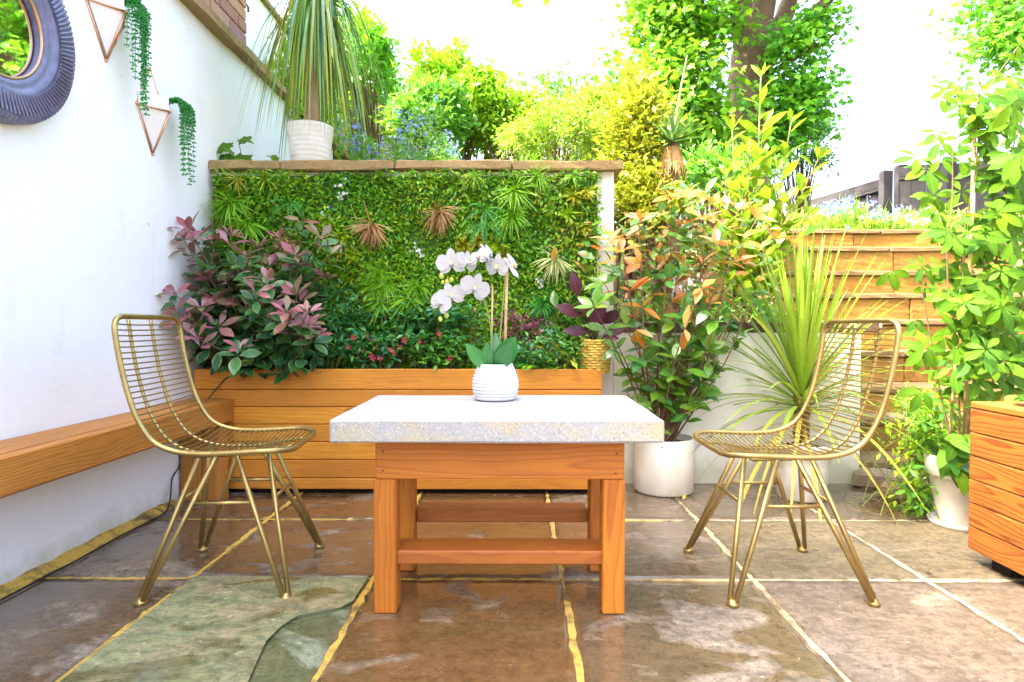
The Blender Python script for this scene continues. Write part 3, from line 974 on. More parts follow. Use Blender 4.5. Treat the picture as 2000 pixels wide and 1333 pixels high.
for k, (y0_, y1_, z0_, z1_) in enumerate(((LF + .018, LF + .125, .132, .171), (LB - .035, LB + .06, .149, .190))):
    board('stretcher', lx1 - lx0 - lgw + (.018 if k == 0 else -.002), y1_ - y0_, z1_ - z0_, ((lx0 + lx1) / 2 - T0.x, (y0_ + y1_) / 2 - T0.y, (z0_ + z1_) / 2), M_rail, ta, bev=.004)
sc_ = MB()
for px, py in ((748, 882), (748, 919), (1205, 886), (1202, 925)):
    p = at(px, py, LF - .0005) - T0
    o = MB().lathe([(.004, -.0006), (.004, .0)], 10).build('screw', M_screw, ta)
    o.location = p; o.rotation_euler = (R(90), 0, 0)

# ------------------------------------------------------------------ wire chairs
def brass():
    m, nt, b, out = new_mat('aged_gold_metal')
    v = objvec(nt)
    c = mixc(nt, ramp(nt, noise(nt, v, 14, 4, .6), [(.4, 0.0), (.7, .7)]), (.47, .345, .125), (.30, .22, .09))
    nt.links.new(c, b.inputs['Base Color'])
    b.inputs['Metallic'].default_value = .85
    nt.links.new(ramp(nt, noise(nt, v, 40, 3), [(.3, .30), (.7, .48)]), b.inputs['Roughness'])
    return m
M_gold = brass()


def catmull(pts, n):
    P = [Vector(p) for p in pts]
    P = [P[0] * 2 - P[1]] + P + [P[-1] * 2 - P[-2]]
    out = []
    for i in range(1, len(P) - 2):
        for k in range(n):
            t = k / n
            a, b, c, d = P[i - 1], P[i], P[i + 1], P[i + 2]
            out.append(.5 * ((2 * b) + (c - a) * t + (2 * a - 5 * b + 4 * c - d) * t * t + (3 * b - a - 3 * c + d) * t ** 3))
    out.append(P[-2])
    return out


PROF = [(x, z - .008) for x, z in [(-.272, .836), (-.256, .72), (-.232, .61), (-.205, .535), (-.165, .475), (-.105, .446), (-.03, .438), (.06, .440), (.13, .443), (.18, .441), (.208, .434)]]
prof_c = catmull([(x, 0, z) for x, z in PROF], 8)
HW = .205


def prof_at(s):
    f = s * (len(prof_c) - 1)
    i = min(int(f), len(prof_c) - 2)
    return prof_c[i].lerp(prof_c[i + 1], f - i)
# uniform arc length lookup
cum = [0]
for i in range(1, len(prof_c)): cum.append(cum[-1] + (prof_c[i] - prof_c[i - 1]).length)
def prof_len(d):
    d = max(0, min(cum[-1], d))
    for i in range(1, len(cum)):
        if cum[i] >= d:
            return prof_c[i - 1].lerp(prof_c[i], (d - cum[i - 1]) / max(1e-9, cum[i] - cum[i - 1]))
    return prof_c[-1]
TL = cum[-1]


def halfw(d):
    """half width of the shell: rounded corners at the two ends"""
    rb, rf = .045, .085
    if d < rb: return HW - rb + math.sqrt(max(0, rb * rb - (rb - d) ** 2))
    if d > TL - rf: return HW - rf + math.sqrt(max(0, rf * rf - (d - TL + rf) ** 2))
    return HW


def sagn(d):
    """direction in which the wires dip between the side rims"""
    t = (prof_len(d + .01) - prof_len(d - .01)).normalized()
    return Vector((t.z, 0, -t.x)) if True else None


def sag(d, y, hw):
    n = sagn(d)
    amt = .026 * min(1, (TL - d) / .16)
    return n * (amt * (1 - (y / hw) ** 2))


chair_meshes = {}
def build_chair(root):
    rim = []
    ds = list(np.concatenate([np.linspace(0, .045, 7), np.linspace(.07, TL - .10, 34), np.linspace(TL - .085, TL, 9)]))
    for d in ds: rim.append(prof_len(d) + Vector((0, -halfw(d), 0)))
    for d in ds[::-1]: rim.append(prof_len(d) + Vector((0, halfw(d), 0)))
    MB().tube(rim, .0082, 8, closed=True).build('rim', M_gold, root)
    nW = 44
    for k in range(nW):
        d = .022 + (TL - .040) * k / (nW - 1)
        hw = halfw(d)
        pts = []
        for q in range(9):
            y = -hw + 2 * hw * q / 8
            pts.append(prof_len(d) + Vector((0, y, 0)) + sag(d, y, hw))
        MB().tube(pts, .0023, 5).build('wire', M_gold, root)
    for y in (-.068, .068):
        pts = []
        for q in range(34):
            d = .002 + (TL - .004) * q / 33
            pts.append(prof_len(d) + Vector((0, y, 0)) + sag(d, y, HW) + sagn2(d) * .006)
        MB().tube(pts, .0052, 6).build('support_rod', M_gold, root)
    MB().tube([(-.104, -.104, .402), (.104, -.104, .402), (.104, .104, .402), (-.104, .104, .402)], .0055, 6, closed=True).build('seat_bracket', M_gold, root)
    for sx in (-1, 1):
        for sy in (-1, 1):
            foot = Vector((sx * .203, sy * .212, .012))
            tA, tB = Vector((sx * .030, sy * .103, .402)), Vector((sx * .103, sy * .035, .402))
            for t_ in (tA, tB):
                off = (t_ - Vector((sx * .07, sy * .07, .402))).normalized() * .0085
                MB().tube([foot + off, t_], .0078, 8).build('leg', M_gold, root)
            MB().lathe([(.010, .0001), (.0175, .001), (.0175, .010), (.013, .014), (.009, .020)], 14, (foot.x, foot.y, 0)).build('foot_cap', M_gold, root)
    f = .36
    def on(a, b): return a.lerp(b, (.268 - .012) / (.402 - .012))
    for s in (-1, 1):
        a = on(Vector((-.203, s * .212, .012)), Vector((-.030, s * .103, .402))); b = on(Vector((.203, s * .212, .012)), Vector((.030, s * .103, .402)))
        MB().tube([a, b], .0058, 6).build('stretcher', M_gold, root)
        a = on(Vector((s * .203, -.212, .012)), Vector((s * .103, -.035, .402))); b = on(Vector((s * .203, .212, .012)), Vector((s * .103, .035, .402)))
        MB().tube([a, b], .0058, 6).build('stretcher', M_gold, root)


def sagn2(d):
    return sagn(d)


ch = empty('wire_chair', (-.894, 1.967, 0), 'gold wire chair left of the table, in front of the bench', 'chair', 'gold wire chairs at the table', rz=R(5))
build_chair(ch)
ch2 = ch.copy(); COL.objects.link(ch2)
ch2.location = (.818, 1.956, 0); ch2.rotation_euler = (0, 0, R(181)); ch2.scale = (1, 1, .985)
ch2['label'] = 'gold wire chair right of the table, in front of the spiky cordyline'
for c in list(ch.children):
    d = c.copy(); COL.objects.link(d); d.parent = ch2

# ------------------------------------------------------------------ tyre framed mirror
M_tyre = simple('grey_blue_tyre_rubber', (.20, .21, .35), .5, .0, 30, .35, .4, 60)
M_mirror = simple('mirror_glass', (.90, .92, .95), .02, 1.0)
M_trim = simple('copper_trim', (.60, .36, .22), .3, .9)
mi = empty('tyre_mirror', (-1.538, 1.80, 1.70), 'round mirror in a grey-blue tyre frame on the white wall', 'mirror')
RO, RI = .298, .165
m_ = MB()
prof = [(RI, .012), (RI + .006, .034), (RI + .02, .040), (RI + .028, .036), (RI + .034, .043), (RI + .046, .052), (RI + .052, .048), (RI + .075, .055), (RO - .022, .052), (RO - .010, .045), (RO, .030), (RO, .0)]
n = 120
vs, fs = [], []
for (r, x) in prof:
    for k in range(n):
        a = 2 * math.pi * k / n
        vs.append((x, r * math.cos(a), r * math.sin(a)))
for i in range(len(prof) - 1):
    for k in range(n):
        k2 = (k + 1) % n
        fs.append((i * n + k, i * n + k2, (i + 1) * n + k2, (i + 1) * n + k))
MB().add(vs, fs[::1]).build('tyre', M_tyre, mi)
tr = MB()
for k in range(110):                                   # raised slanted tread bars and the small chevrons beside them
    a = 2 * math.pi * k / 110
    for r0, r1, da, w, h in ((RI + .050, RO - .026, .06, .0042, .062), (RO - .024, RO - .006, -.02, .004, .056)):
        pts = [(h - .006 - .010 * abs(2 * t - 1) ** 2 if r1 > RO - .02 else h - .004, (r0 + (r1 - r0) * t) * math.cos(a + da * t), (r0 + (r1 - r0) * t) * math.sin(a + da * t)) for t in (0, .5, 1)]
        tr.tube(pts, w, 4)
tr.build('tread_pattern', M_tyre, mi, smooth=False, kind='stuff')
vs = [(.014, RI * 1.0 * math.cos(2 * math.pi * k / 72), RI * math.sin(2 * math.pi * k / 72)) for k in range(72)]
MB().add(vs, [tuple(range(72))]).build('mirror_glass', M_mirror, mi, smooth=False)
MB().tube([(.030, (RI + .001) * math.cos(2 * math.pi * k / 72), (RI + .001) * math.sin(2 * math.pi * k / 72)) for k in range(72)], .005, 6, closed=True).build('copper_trim', M_trim, mi)

# ------------------------------------------------------------------ copper wall planters with string of pearls
M_copper = simple('copper_rod', (.72, .38, .22), .3, .9)
M_ceram = simple('white_ceramic', (.82, .82, .83), .35)
M_pearl = leafmat('pearl_leaf', [(.03, .36, .06), (.05, .48, .08), (.09, .56, .12), (.03, .28, .07)], .25, .35)


def wall_planter(base, label, strands, seed):
    rt = empty('wall_planter', base, label, 'wall planter', 'copper wall planters with trailing beads')
    rs = random.Random(seed)
    Np, Op, Fp, Bp, Tp = Vector((.004, -.106, 0)), Vector((.082, 0, .003)), Vector((.004, .107, 0)), Vector((.004, 0, -.177)), Vector((.004, -.012, .180))
    for a, b in ((Np, Op), (Op, Fp), (Np, Bp), (Op, Bp), (Fp, Bp), (Tp, Np), (Tp, Fp)):
        MB().tube([a, b], .0042, 7).build('copper_rod', M_copper, rt)
    for p in (Np, Op, Fp, Bp, Tp):
        MB().lathe([(.001, -.006), (.0065, -.003), (.0065, .003), (.001, .006)], 10, tuple(p)).build('joint', M_copper, rt)
    k_ = .93
    tri = [Np * k_ + Vector((.004, 0, 0)), Op * k_, Fp * k_ + Vector((.004, 0, 0))]
    bt = Bp * .9 + Vector((.006, 0, 0))
    up = [p + Vector((0, 0, .058)) for p in tri]
    cen = sum((p for p in up), Vector()) / 3
    inn = [p.lerp(cen, .12) for p in up]
    low = [p - Vector((0, 0, .03)) for p in inn]
    vs = tri + up + [bt] + inn + low
    MB().add(vs, [(0, 1, 6), (1, 2, 6), (2, 0, 6), (0, 3, 4, 1), (1, 4, 5, 2), (2, 5, 3, 0), (3, 7, 8, 4), (4, 8, 9, 5), (5, 9, 7, 3), (7, 10, 11, 8), (8, 11, 12, 9), (9, 12, 10, 7), (10, 12, 11)]).build('ceramic_pot', M_ceram, rt, smooth=False)
    for (dy, dx, ln, wid) in strands:
        start = Vector((.045, .03, .05))
        edge = Vector((dx, dy, .065 + rs.uniform(-.005, .01)))
        pts = catmull([start, start.lerp(edge, .6) + Vector((0, 0, .022)), edge, edge + Vector((.004, .006, -.05)), edge + Vector((.002 + rs.uniform(-.004, .004), .008 + rs.uniform(-.008, .008), -ln * .5)), edge + Vector((0, .004 + rs.uniform(-.01, .01), -ln))], 14)
        stem = MB().tube(pts, .0011, 4).build('strand', M_pearl, rt)
        P, D = [], []
        nb = int(ln / .0085)
        for q in range(nb):
            p = pts[min(len(pts) - 1, int(q / nb * len(pts)))].lerp(pts[min(len(pts) - 1, int(q / nb * len(pts)) + 1)], (q / nb * len(pts)) % 1)
            for s in range(4):
                a = q * 1.3 + s * 2.1 + rs.uniform(-.5, .5)
                P.append(p); D.append((math.cos(a), math.sin(a), -.4))
        o = scatter('beads', bead_T(1.9), P, D, np.tile((0, .1, 1), (len(P), 1)), [.0066 * wid * rs.uniform(.8, 1.2) for _ in P], M_pearl, stem, 'stuff')


st1 = [(.07 + .012 * i, .085 + .008 * math.sin(i * 2), l, 1.15) for i, l in enumerate((.18, .32, .29, .22, .35, .20, .28, .14, .33))]
wall_planter((-1.54, 2.603, 1.700), 'lower copper wall planter, white pot trailing one short bunch of green beads', st1, 3)
st2 = [(-.01, .09, .20, 1), (.035, .085, .30, 1), (.05, .095, .24, 1), (.025, .10, .16, 1), (.01, .09, .28, .9), (.06, .10, .20, .9), (.075, .09, .22, .8), (.092, .08, .40, 1.3), (.098, .085, .38, 1.3), (.106, .082, .41, 1.3), (.102, .078, .30, 1.3), (.10, .085, .15, 1.2), (.055, .10, .12, 1), (.035, .10, .10, 1), (.115, .09, .26, 1.2)]
wall_planter((-1.54, 2.316, 1.970), 'upper copper wall planter nearest the mirror, trailing long bead strands', st2, 4)

# ------------------------------------------------------------------ thin black cable on the left
M_cable = simple('black_cable', (.02, .02, .02), .5)
pts = [at(405, 735, 2.89), at(388, 752, 2.86), at(336, 850, 2.79), at(333, 905, 2.78), at(322, 945, 2.74), at(285, 1000, 2.62)]
pts[2].x = -1.534; pts[3].x = -1.532
pts = pts + [Vector((-1.490, 2.55, .006)), Vector((-1.497, 2.3, .006)), Vector((-1.488, 2.0, .006)), Vector((-1.495, 1.6, .006)), Vector((-1.49, 1.2, .006))]
pts[5] = Vector((-1.505, 2.64, .03)); pts[4] = Vector((-1.531, 2.71, .12)); pts[0] = Vector((-1.36, 2.893, .56)); pts[1] = Vector((-1.40, 2.885, .52))
cb = MB().tube(catmull(pts, 8), .0032, 6).build('cable', M_cable)
tag(cb, 'thin black cable running down the corner and along the foot of the left wall', 'cable')
# ------------------------------------------------------------------ foliage materials
M_bark = stone_mat('tree_bark', (.20, .13, .085), (.13, .08, .055), (.16, .14, .05), .35, 7, 1.0)
M_twig = simple('brown_twig', (.22, .12, .06), .8, 0, 30, .4, .3, 80)
M_gstem = simple('green_stem', (.22, .30, .06), .6)
M_cane = simple('bamboo_cane', (.62, .42, .20), .55, 0, 20, .3)
L_box = leafmat('box_leaf', [(.08, .28, .012), (.13, .42, .012), (.21, .52, .015), (.05, .20, .012), (.32, .60, .015)], .32, .4)
L_lime = leafmat('lime_leaf', [(.36, .58, .015), (.27, .50, .015), (.54, .64, .02), (.18, .40, .012)], .3, .4)
L_yel = leafmat('yellow_green_leaf', [(.58, .52, .02), (.30, .40, .015), (.62, .44, .03), (.16, .30, .015), (.44, .50, .02)], .3, .4)
L_spike = leafmat('bright_spike', [(.24, .55, .02), (.32, .60, .02), (.16, .44, .02)], .3, .35)
L_fern = leafmat('fern_leaf', [(.06, .36, .05), (.10, .42, .04), (.05, .28, .04)], .3, .45)
L_brown = leafmat('dry_brown_blade', [(.48, .24, .09), (.38, .17, .06), (.55, .32, .14), (.42, .26, .08)], .15, .6)
L_cream = leafmat('cream_blade', [(.55, .58, .22), (.38, .48, .12), (.62, .64, .34)], .25, .5)
L_pink = leafmat('pink_shrub_leaf', [(.44, .085, .13), (.33, .11, .10), (.42, .13, .22), (.30, .15, .06), (.34, .14, .19), (.24, .16, .07), (.22, .19, .07)], .2, .28, (.60, .30, .30), .45, (.42, .20, .20), .12, .6)
L_var = leafmat('variegated_leaf', [(.04, .19, .04), (.07, .25, .05), (.035, .15, .06)], .2, .3, (.14, .25, .09), .3, (.30, .36, .15), .2, .6)
L_pho = leafmat('green_photinia_leaf', [(.075, .25, .022), (.14, .32, .02), (.05, .18, .025), (.23, .35, .02), (.06, .23, .055)], .25, .22, (.20, .34, .08), .5, spec=.7)
L_phor = leafmat('bronze_photinia_leaf', [(.74, .24, .03), (.66, .32, .04), (.56, .14, .06), (.52, .38, .04), (.74, .36, .18), (.42, .36, .04)], .35, .25, (.75, .42, .18), .5, spec=.7)
L_lau = leafmat('laurel_leaf', [(.18, .32, .008), (.26, .37, .010), (.12, .26, .008), (.30, .38, .02)], .38, .3, (.45, .58, .12), .5, spec=.6)
L_vine = leafmat('creeper_leaf', [(.065, .175, .004), (.09, .205, .004), (.045, .14, .005), (.125, .235, .005), (.045, .155, .016)], .35, .6, (.20, .36, .03), .5, spec=.18)
L_cord = leafmat('cordyline_blade', [(.20, .34, .022), (.26, .38, .026), (.14, .27, .022), (.33, .40, .045)], .3, .4, (.42, .54, .16), .3)
L_cordd = leafmat('dry_cordyline_blade', [(.60, .46, .08), (.52, .36, .07), (.50, .50, .10)], .3, .5)
L_pony = leafmat('ponytail_blade', [(.20, .36, .03), (.10, .36, .16), (.30, .40, .03), (.12, .38, .28), (.40, .40, .03), (.26, .36, .02)], .25, .35)
L_ponyy = leafmat('yellow_ponytail_blade', [(.62, .40, .02), (.55, .42, .04), (.40, .32, .05)], .25, .4)
L_tree = leafmat('maple_leaf', [(.10, .36, .012), (.18, .46, .015), (.07, .28, .015), (.28, .52, .015)], .45, .45)
L_treed = leafmat('dark_maple_leaf', [(.07, .34, .02), (.12, .44, .02), (.20, .50, .03)], .4, .45)
L_bush = leafmat('bush_leaf', [(.16, .44, .012), (.26, .52, .015), (.10, .34, .015), (.42, .58, .02)], .35, .45)
L_bush2 = leafmat('emerald_bush_leaf', [(.07, .28, .04), (.11, .35, .04), (.17, .40, .03)], .3, .4)
L_bush3 = leafmat('pale_bush_leaf', [(.24, .42, .03), (.32, .46, .05), (.16, .34, .03), (.42, .48, .08)], .35, .45)
L_euo = leafmat('golden_variegated_leaf', [(.26, .36, .02), (.34, .40, .02), (.18, .28, .02)], .3, .4, None, 0, (.74, .56, .05), .50)
L_dark = leafmat('ivy_leaf', [(.045, .20, .03), (.08, .30, .03), (.04, .19, .07), (.13, .38, .03), (.05, .28, .14)], .2, .35, (.12, .22, .08), .3)
L_purp = leafmat('dark_purple_leaf', [(.09, .018, .035), (.12, .025, .04), (.06, .015, .03)], .15, .35, (.20, .05, .07), .5)
L_plum = leafmat('plum_leaf', [(.28, .08, .14), (.20, .06, .10), (.36, .12, .18)], .25, .4)
L_grass = leafmat('grass_blade', [(.26, .46, .03), (.36, .52, .05), (.20, .38, .03)], .4, .5)
L_blue = leafmat('blue_petal', [(.18, .22, .75), (.26, .28, .85), (.12, .20, .62)], .3, .6)
L_white = leafmat('white_petal', [(.80, .80, .78), (.84, .84, .80)], .3, .5)
L_red = leafmat('crimson_petal', [(.72, .03, .10), (.80, .06, .20), (.62, .02, .06), (.80, .14, .04)], .25, .5)
L_fall = leafmat('fallen_yellow_leaf', [(.50, .42, .06), (.40, .42, .10), (.52, .30, .08)], .15, .5)
L_yuc = leafmat('yucca_blade', [(.10, .22, .08), (.16, .30, .12), (.07, .18, .06)], .2, .4)
L_orch = leafmat('orchid_green_leaf', [(.03, .20, .04), (.02, .16, .035), (.04, .24, .05)], .12, .25, (.08, .30, .08), .5, spec=.7)
M_potw = simple('white_pot', (.80, .79, .75), .5, 0, 7, .10, .15, 40, (.62, .58, .48))
M_potc = simple('cream_pot', (.78, .74, .64), .45, 0, 6, .08, .12, 30, (.66, .59, .46))

T_leaf = leaf_T(6, .38, .5, .18, .22)
T_wide = leaf_T(6, .50, .5, .15, .18, 1.0)
T_thin = leaf_T(5, .26, .45, .2, .25)
T_obo = leaf_T(6, .36, .62, .12, .18, 1.1)
T_blade = leaf_T(7, .07, .3, .25, .2, .6)
T_c = leaf2_T()
T_cn = leaf2_T(.28, .3, .4, .2)


# ------------------------------------------------------------------ leafy panel on the rear wall
lp = empty('leafy_wall_panel', (-.56, 3.10, 1.0), 'artificial leafy green wall panel under the brown coping', 'green wall')
G0 = Vector((-.56, 3.10, 1.0))
gx0, gx1, gz0, gz1 = -1.52, .405, .56, 1.555
M_back = simple('panel_backing', (.05, .12, .02), .9)
MB().box((gx0 - G0.x, .0 - .012, gz0 - G0.z), (gx1 - G0.x, .012, gz1 - .005 - G0.z)).build('backing', M_back, lp, smooth=False)


def fieldn(x, z, s, ph):
    return np.sin(x * s + ph) * np.sin(z * s * 1.3 + ph * 2.1) + .6 * np.sin(x * s * 2.3 + z * s * 1.7 + ph * .7) + .3 * np.sin(x * s * 4.1 - z * s * 3.7 + ph)


def panel_leaves(N_, name, mat, T, size, sel, spread, seed):
    r = np.random.default_rng(seed)
    x = r.uniform(gx0 + .005, gx1 + .012, N_); z = r.uniform(gz0, gz1 + .012, N_)
    k = sel(x, z) + r.normal(0, .25, N_) > 0
    x, z = x[k], z[k]; n = len(x)
    edge = (r.random(n) * .03)
    dep = .012 + .026 * r.random(n) + .014 * fieldn(x, z, 9, 3)
    pos = np.stack([x - G0.x, -dep, z - G0.z], 1)
    d = np.stack([r.normal(0, spread, n), -.35 - .35 * r.random(n), r.normal(-.1, spread, n)], 1)
    up = np.stack([r.normal(0, .3, n), -.75 + r.normal(0, .3, n), np.ones(n)], 1)
    return scatter(name, T, pos, d, up, size * (.7 + .6 * r.random(n)), mat, lp, 'stuff')

panel_leaves(26000, 'box_foliage', L_box, leaf2_T(.55, .25, .5), .026, lambda x, z: .42 - fieldn(x, z, 5, 1.3) * .55 - .5 * (x > .1), .8, 11)
panel_leaves(13000, 'lime_foliage', L_lime, leaf2_T(.42, .25, .45), .027, lambda x, z: fieldn(x, z, 5, 1.3) * .55 - .15, .8, 12)
panel_leaves(9000, 'golden_foliage', L_yel, leaf2_T(.40, .25, .45), .024, lambda x, z: fieldn(x, z, 6, 4.0) * .5 - .45 + .7 * (np.hypot(x - .28, (z - 1.40) * .9) < .20) + .6 * (np.hypot(x + .2, z - 1.12) < .16) + .3 * (np.hypot(x + .75, z - 1.1) < .2), .8, 13)
panel_leaves(7000, 'soft_foliage', L_fern, leaf2_T(.22, .2, .4), .034, lambda x, z: fieldn(x, z, 4.2, 7.5) * .6 - .5, .9, 14)


def rosette(name, px, py, n, ln, mat, T, droop=.3, spread=1.0, wid=1.0, out=.55, parent=None, seed=0):
    """a tuft of blades growing out of the panel: one part"""
    rs = np.random.default_rng(seed + int(px))
    p = at(px, py, 3.055) - G0
    a = rs.uniform(0, 2 * math.pi, n)
    rad = spread * (.25 + .9 * rs.random(n))
    d = np.stack([np.cos(a) * rad, -out - .3 * rs.random(n), np.sin(a) * rad - droop], 1)
    pos = np.tile(np.array(p), (n, 1)) + rs.normal(0, .006, (n, 3))
    up = np.stack([rs.normal(0, .5, n), -np.ones(n) * .8 + rs.normal(0, .3, n), np.ones(n)], 1)
    return scatter(name, T, pos, d, up, ln * (.6 + .5 * rs.random(n)), mat, parent or lp)

Tb = leaf_T(5, .055, .35, .45, .25, .7)
for px, py, n, ln, mat, wd in (
    (728, 440, 46, .15, L_brown, 0), (857, 415, 52, .14, L_brown, 0), (1085, 505, 34, .16, L_cream, 0),
    (450, 398, 44, .16, L_spike, 0), (488, 435, 34, .16, L_spike, 0), (520, 350, 18, .10, L_lime, 0), (1005, 375, 44, .16, L_spike, 0), (1000, 420, 38, .14, L_spike, 0),
    (1050, 345, 26, .11, L_spike, 0), (560, 470, 26, .13, L_brown, 0), (800, 585, 34, .16, L_spike, 0), (745, 590, 30, .14, L_spike, 0),
    (465, 350, 24, .10, L_yel, 0), (925, 345, 20, .09, L_lime, 0), (1120, 345, 20, .09, L_spike, 0)):
    nm = 'brown_grass_tuft' if mat is L_brown else 'cream_grass_tuft' if mat is L_cream else 'spiky_tuft'
    rosette(nm, px, py, int(n * 1.7), ln * .88, mat, Tb, .35 if mat in (L_brown, L_cream) else .2)
Tn = leaf_T(4, .20, .5, .3, .25)
for px, py in ((668, 462), (690, 500), (972, 482), (935, 470), (640, 430), (1110, 420), (1140, 445), (985, 500), (905, 480), (1120, 385), (1150, 375)):
    rosette('golden_rosette', px, py, 60, .055, L_yel if (px + py) % 2 else L_lime, Tn, .05, 1.0, 1, .6)
Ts = leaf_T(3, .05, .4, .35, .1, .6)
for px, py in ((742, 530), (755, 555), (735, 560), (820, 560), (1060, 590)):
    rosette('feathery_tuft', px, py, 120, .10, L_fern if px > 1000 else L_spike, Ts, .2, 1.0, 1, .5)


def frond(root, p0, d, up, ln, mat, n=22, w=.20, droop=.5, name='frond'):
    """a fern frond: leaflets either side of a drooping midrib, one mesh"""
    d, up = Vector(d).normalized(), Vector(up)
    side = d.cross(up).normalized()
    pts, P, D, U, S = [], [], [], [], []
    for i in range(n):
        t = i / (n - 1)
        p = Vector(p0) + d * ln * t + Vector((0, 0, -droop * ln * t * t))
        tan = (d + Vector((0, 0, -2 * droop * t))).normalized()
        pts.append(p)
        s = ln * w * (math.sin(math.pi * (t * .86 + .1)) ** .8)
        for sg in (-1, 1):
            P.append(p); D.append(side * sg + tan * .35 + Vector((0, 0, -.15))); U.append(tuple(side.cross(tan) * 1 + Vector((0, 0, .01)))); S.append(s)
    o = scatter(name, leaf2_T(.30, .15, .4, .1), [tuple(p) for p in P], [tuple(x) for x in D], U, S, mat, root)
    return o

for px, py, k in ((565, 395, 5), (948, 410, 6), (945, 435, 4), (800, 610, 4), (605, 500, 4), (1070, 620, 3)):
    p = at(px, py, 3.05) - G0
    for q in range(k):
        a = -math.pi / 2 + (q - (k - 1) / 2) * .75 + .3 * math.sin(px + q)
        frond(lp, p, (math.cos(a), -.75, math.sin(a) + .45), (0, -.6, 1), .14 + .03 * math.sin(q * 3), L_fern, 20, .14, .6)
# little white blossoms
r = np.random.default_rng(3)
P = []
for px, py in ((665, 365), (668, 380), (815, 485), (820, 495), (640, 420), (1050, 555), (665, 485)):
    for q in range(7): P.append(at(px + r.normal(0, 5), py + r.normal(0, 6), 3.035) - G0)
scatter('white_blossoms', flower_T(5, .7), [tuple(p) for p in P], np.tile((0, .1, 1.0), (len(P), 1)), np.tile((0., -1., .2), (len(P), 1)), .008, L_white, lp, 'stuff')


# ------------------------------------------------------------------ generic shrub helpers
def stem_curve(a, b, bend=.1, n=10):
    a, b = Vector(a), Vector(b)
    m = a.lerp(b, .5) + rv(bend * (b - a).length * .35)
    m2 = a.lerp(b, .25) + (m - a.lerp(b, .5)) * .6
    return catmull([a, m2, m, b], n)


def whorl(me, tip, axis, n, size, parent, open_=1.0, wid=1.0, seed=None):
    axis = Vector(axis).normalized()
    x = axis.orthogonal().normalized(); y = axis.cross(x)
    a0 = random.uniform(0, 6)
    for k in range(n):
        a = a0 + 2 * math.pi * k / n + random.uniform(-.25, .25)
        rad = x * math.cos(a) + y * math.sin(a)
        d = rad * open_ * random.uniform(.7, 1.25) + axis * random.uniform(.25, .8)
        leaf_obj(random.choice(me) if isinstance(me, list) else me, tip + rad * .004, d, axis + rv(.25), size * random.uniform(.7, 1.15), parent, wid=wid)


def leaf_meshes(mat, specs):
    return [T_mesh(leaf_T(6, w, pk, cu, fo, tp, wv), mat) for (w, pk, cu, fo, tp, wv) in specs]

ME_pink = leaf_meshes(L_pink, [(.36, .60, .12, .2, 1.1, 0), (.40, .58, .25, .15, 1.1, .01), (.32, .6, .05, .3, 1.1, 0)])
ME_var = leaf_meshes(L_var, [(.42, .55, .2, .2, 1.1, 0), (.46, .55, .3, .12, 1.0, .012)])

# pink leaved shrub at the left end of the planter
sh = empty('pink_leaved_shrub', (-1.22, 3.0, .56), 'bushy shrub with pink and variegated leaves at the left end of the planter', 'shrub')
H0 = Vector((-1.22, 3.0, .56))
tips = [(370, 450), (345, 470), (415, 478), (405, 510), (480, 500), (505, 485), (590, 435), (545, 465), (625, 462), (575, 500), (525, 520), (352, 548), (340, 575), (392, 600), (430, 690), (445, 555), (500, 572), (535, 585), (610, 560), (600, 612), (545, 632), (590, 640), (615, 655), (470, 520), (400, 515), (425, 640), (640, 500), (450, 460), (520, 545), (410, 545), (480, 600), (560, 610), (510, 660), (600, 640), (420, 590), (370, 500), (390, 460), (580, 575), (635, 545), (345, 610), (465, 680), (455, 600), (560, 545), (385, 660), (480, 640), (370, 620)]
random.seed(21)
PP, DD, UU, SS = [], [], [], []
nl = 0
for i, (px, py) in enumerate(tips):
    Y = 2.93 + random.uniform(-.20, .10) - (.10 if py > 560 else 0)
    t = at(px, py, Y)
    t.x = max(t.x, -1.50)
    base = Vector((-1.22 + random.uniform(-.10, .10), 3.0 + random.uniform(-.04, .04), .56))
    c = stem_curve(base - H0, t - H0, .12)
    MB().tube(c, [.007 - .005 * k / (len(c) - 1) for k in range(len(c))], 5).build('stem', M_twig, sh)
    ax = (c[-1] - c[-4]).normalized() * .6 + Vector((random.uniform(-.5, .5), random.uniform(-.6, .1), .6))
    whorl(ME_pink, c[-1], ax, random.choice((4, 5, 6, 7)), random.uniform(.075, .105), sh, random.uniform(.6, 1.2))
    whorl(ME_pink if i % 2 else ME_var, c[-1] - ax.normalized() * .045, ax, 4, .10, sh, 1.5)
    for f in (.55, .66, .76, .86):
        p = c[int(f * (len(c) - 1))]
        for q in range(5):
            d = Vector((random.uniform(-1, 1), random.uniform(-1.1, .5), random.uniform(-.4, .6)))
            PP.append(tuple(p + rv(.02))); DD.append(tuple(d)); UU.append((random.gauss(0, .4), -.5, 1)); SS.append(random.uniform(.07, .12))
for q in range(330):                                # skirt of green leaves over the planter edge
    p = at(random.uniform(345, 620), random.uniform(560, 705), random.uniform(2.86, 3.06)) - H0
    PP.append(tuple(p)); DD.append((random.uniform(-1, 1), random.uniform(-1.2, 0), random.uniform(-.9, .3))); UU.append((random.gauss(0, .4), -.6, 1)); SS.append(random.uniform(.055, .10))
scatter('inner_leaves', T_wide, PP, DD, UU, SS, L_var, sh, 'stuff')


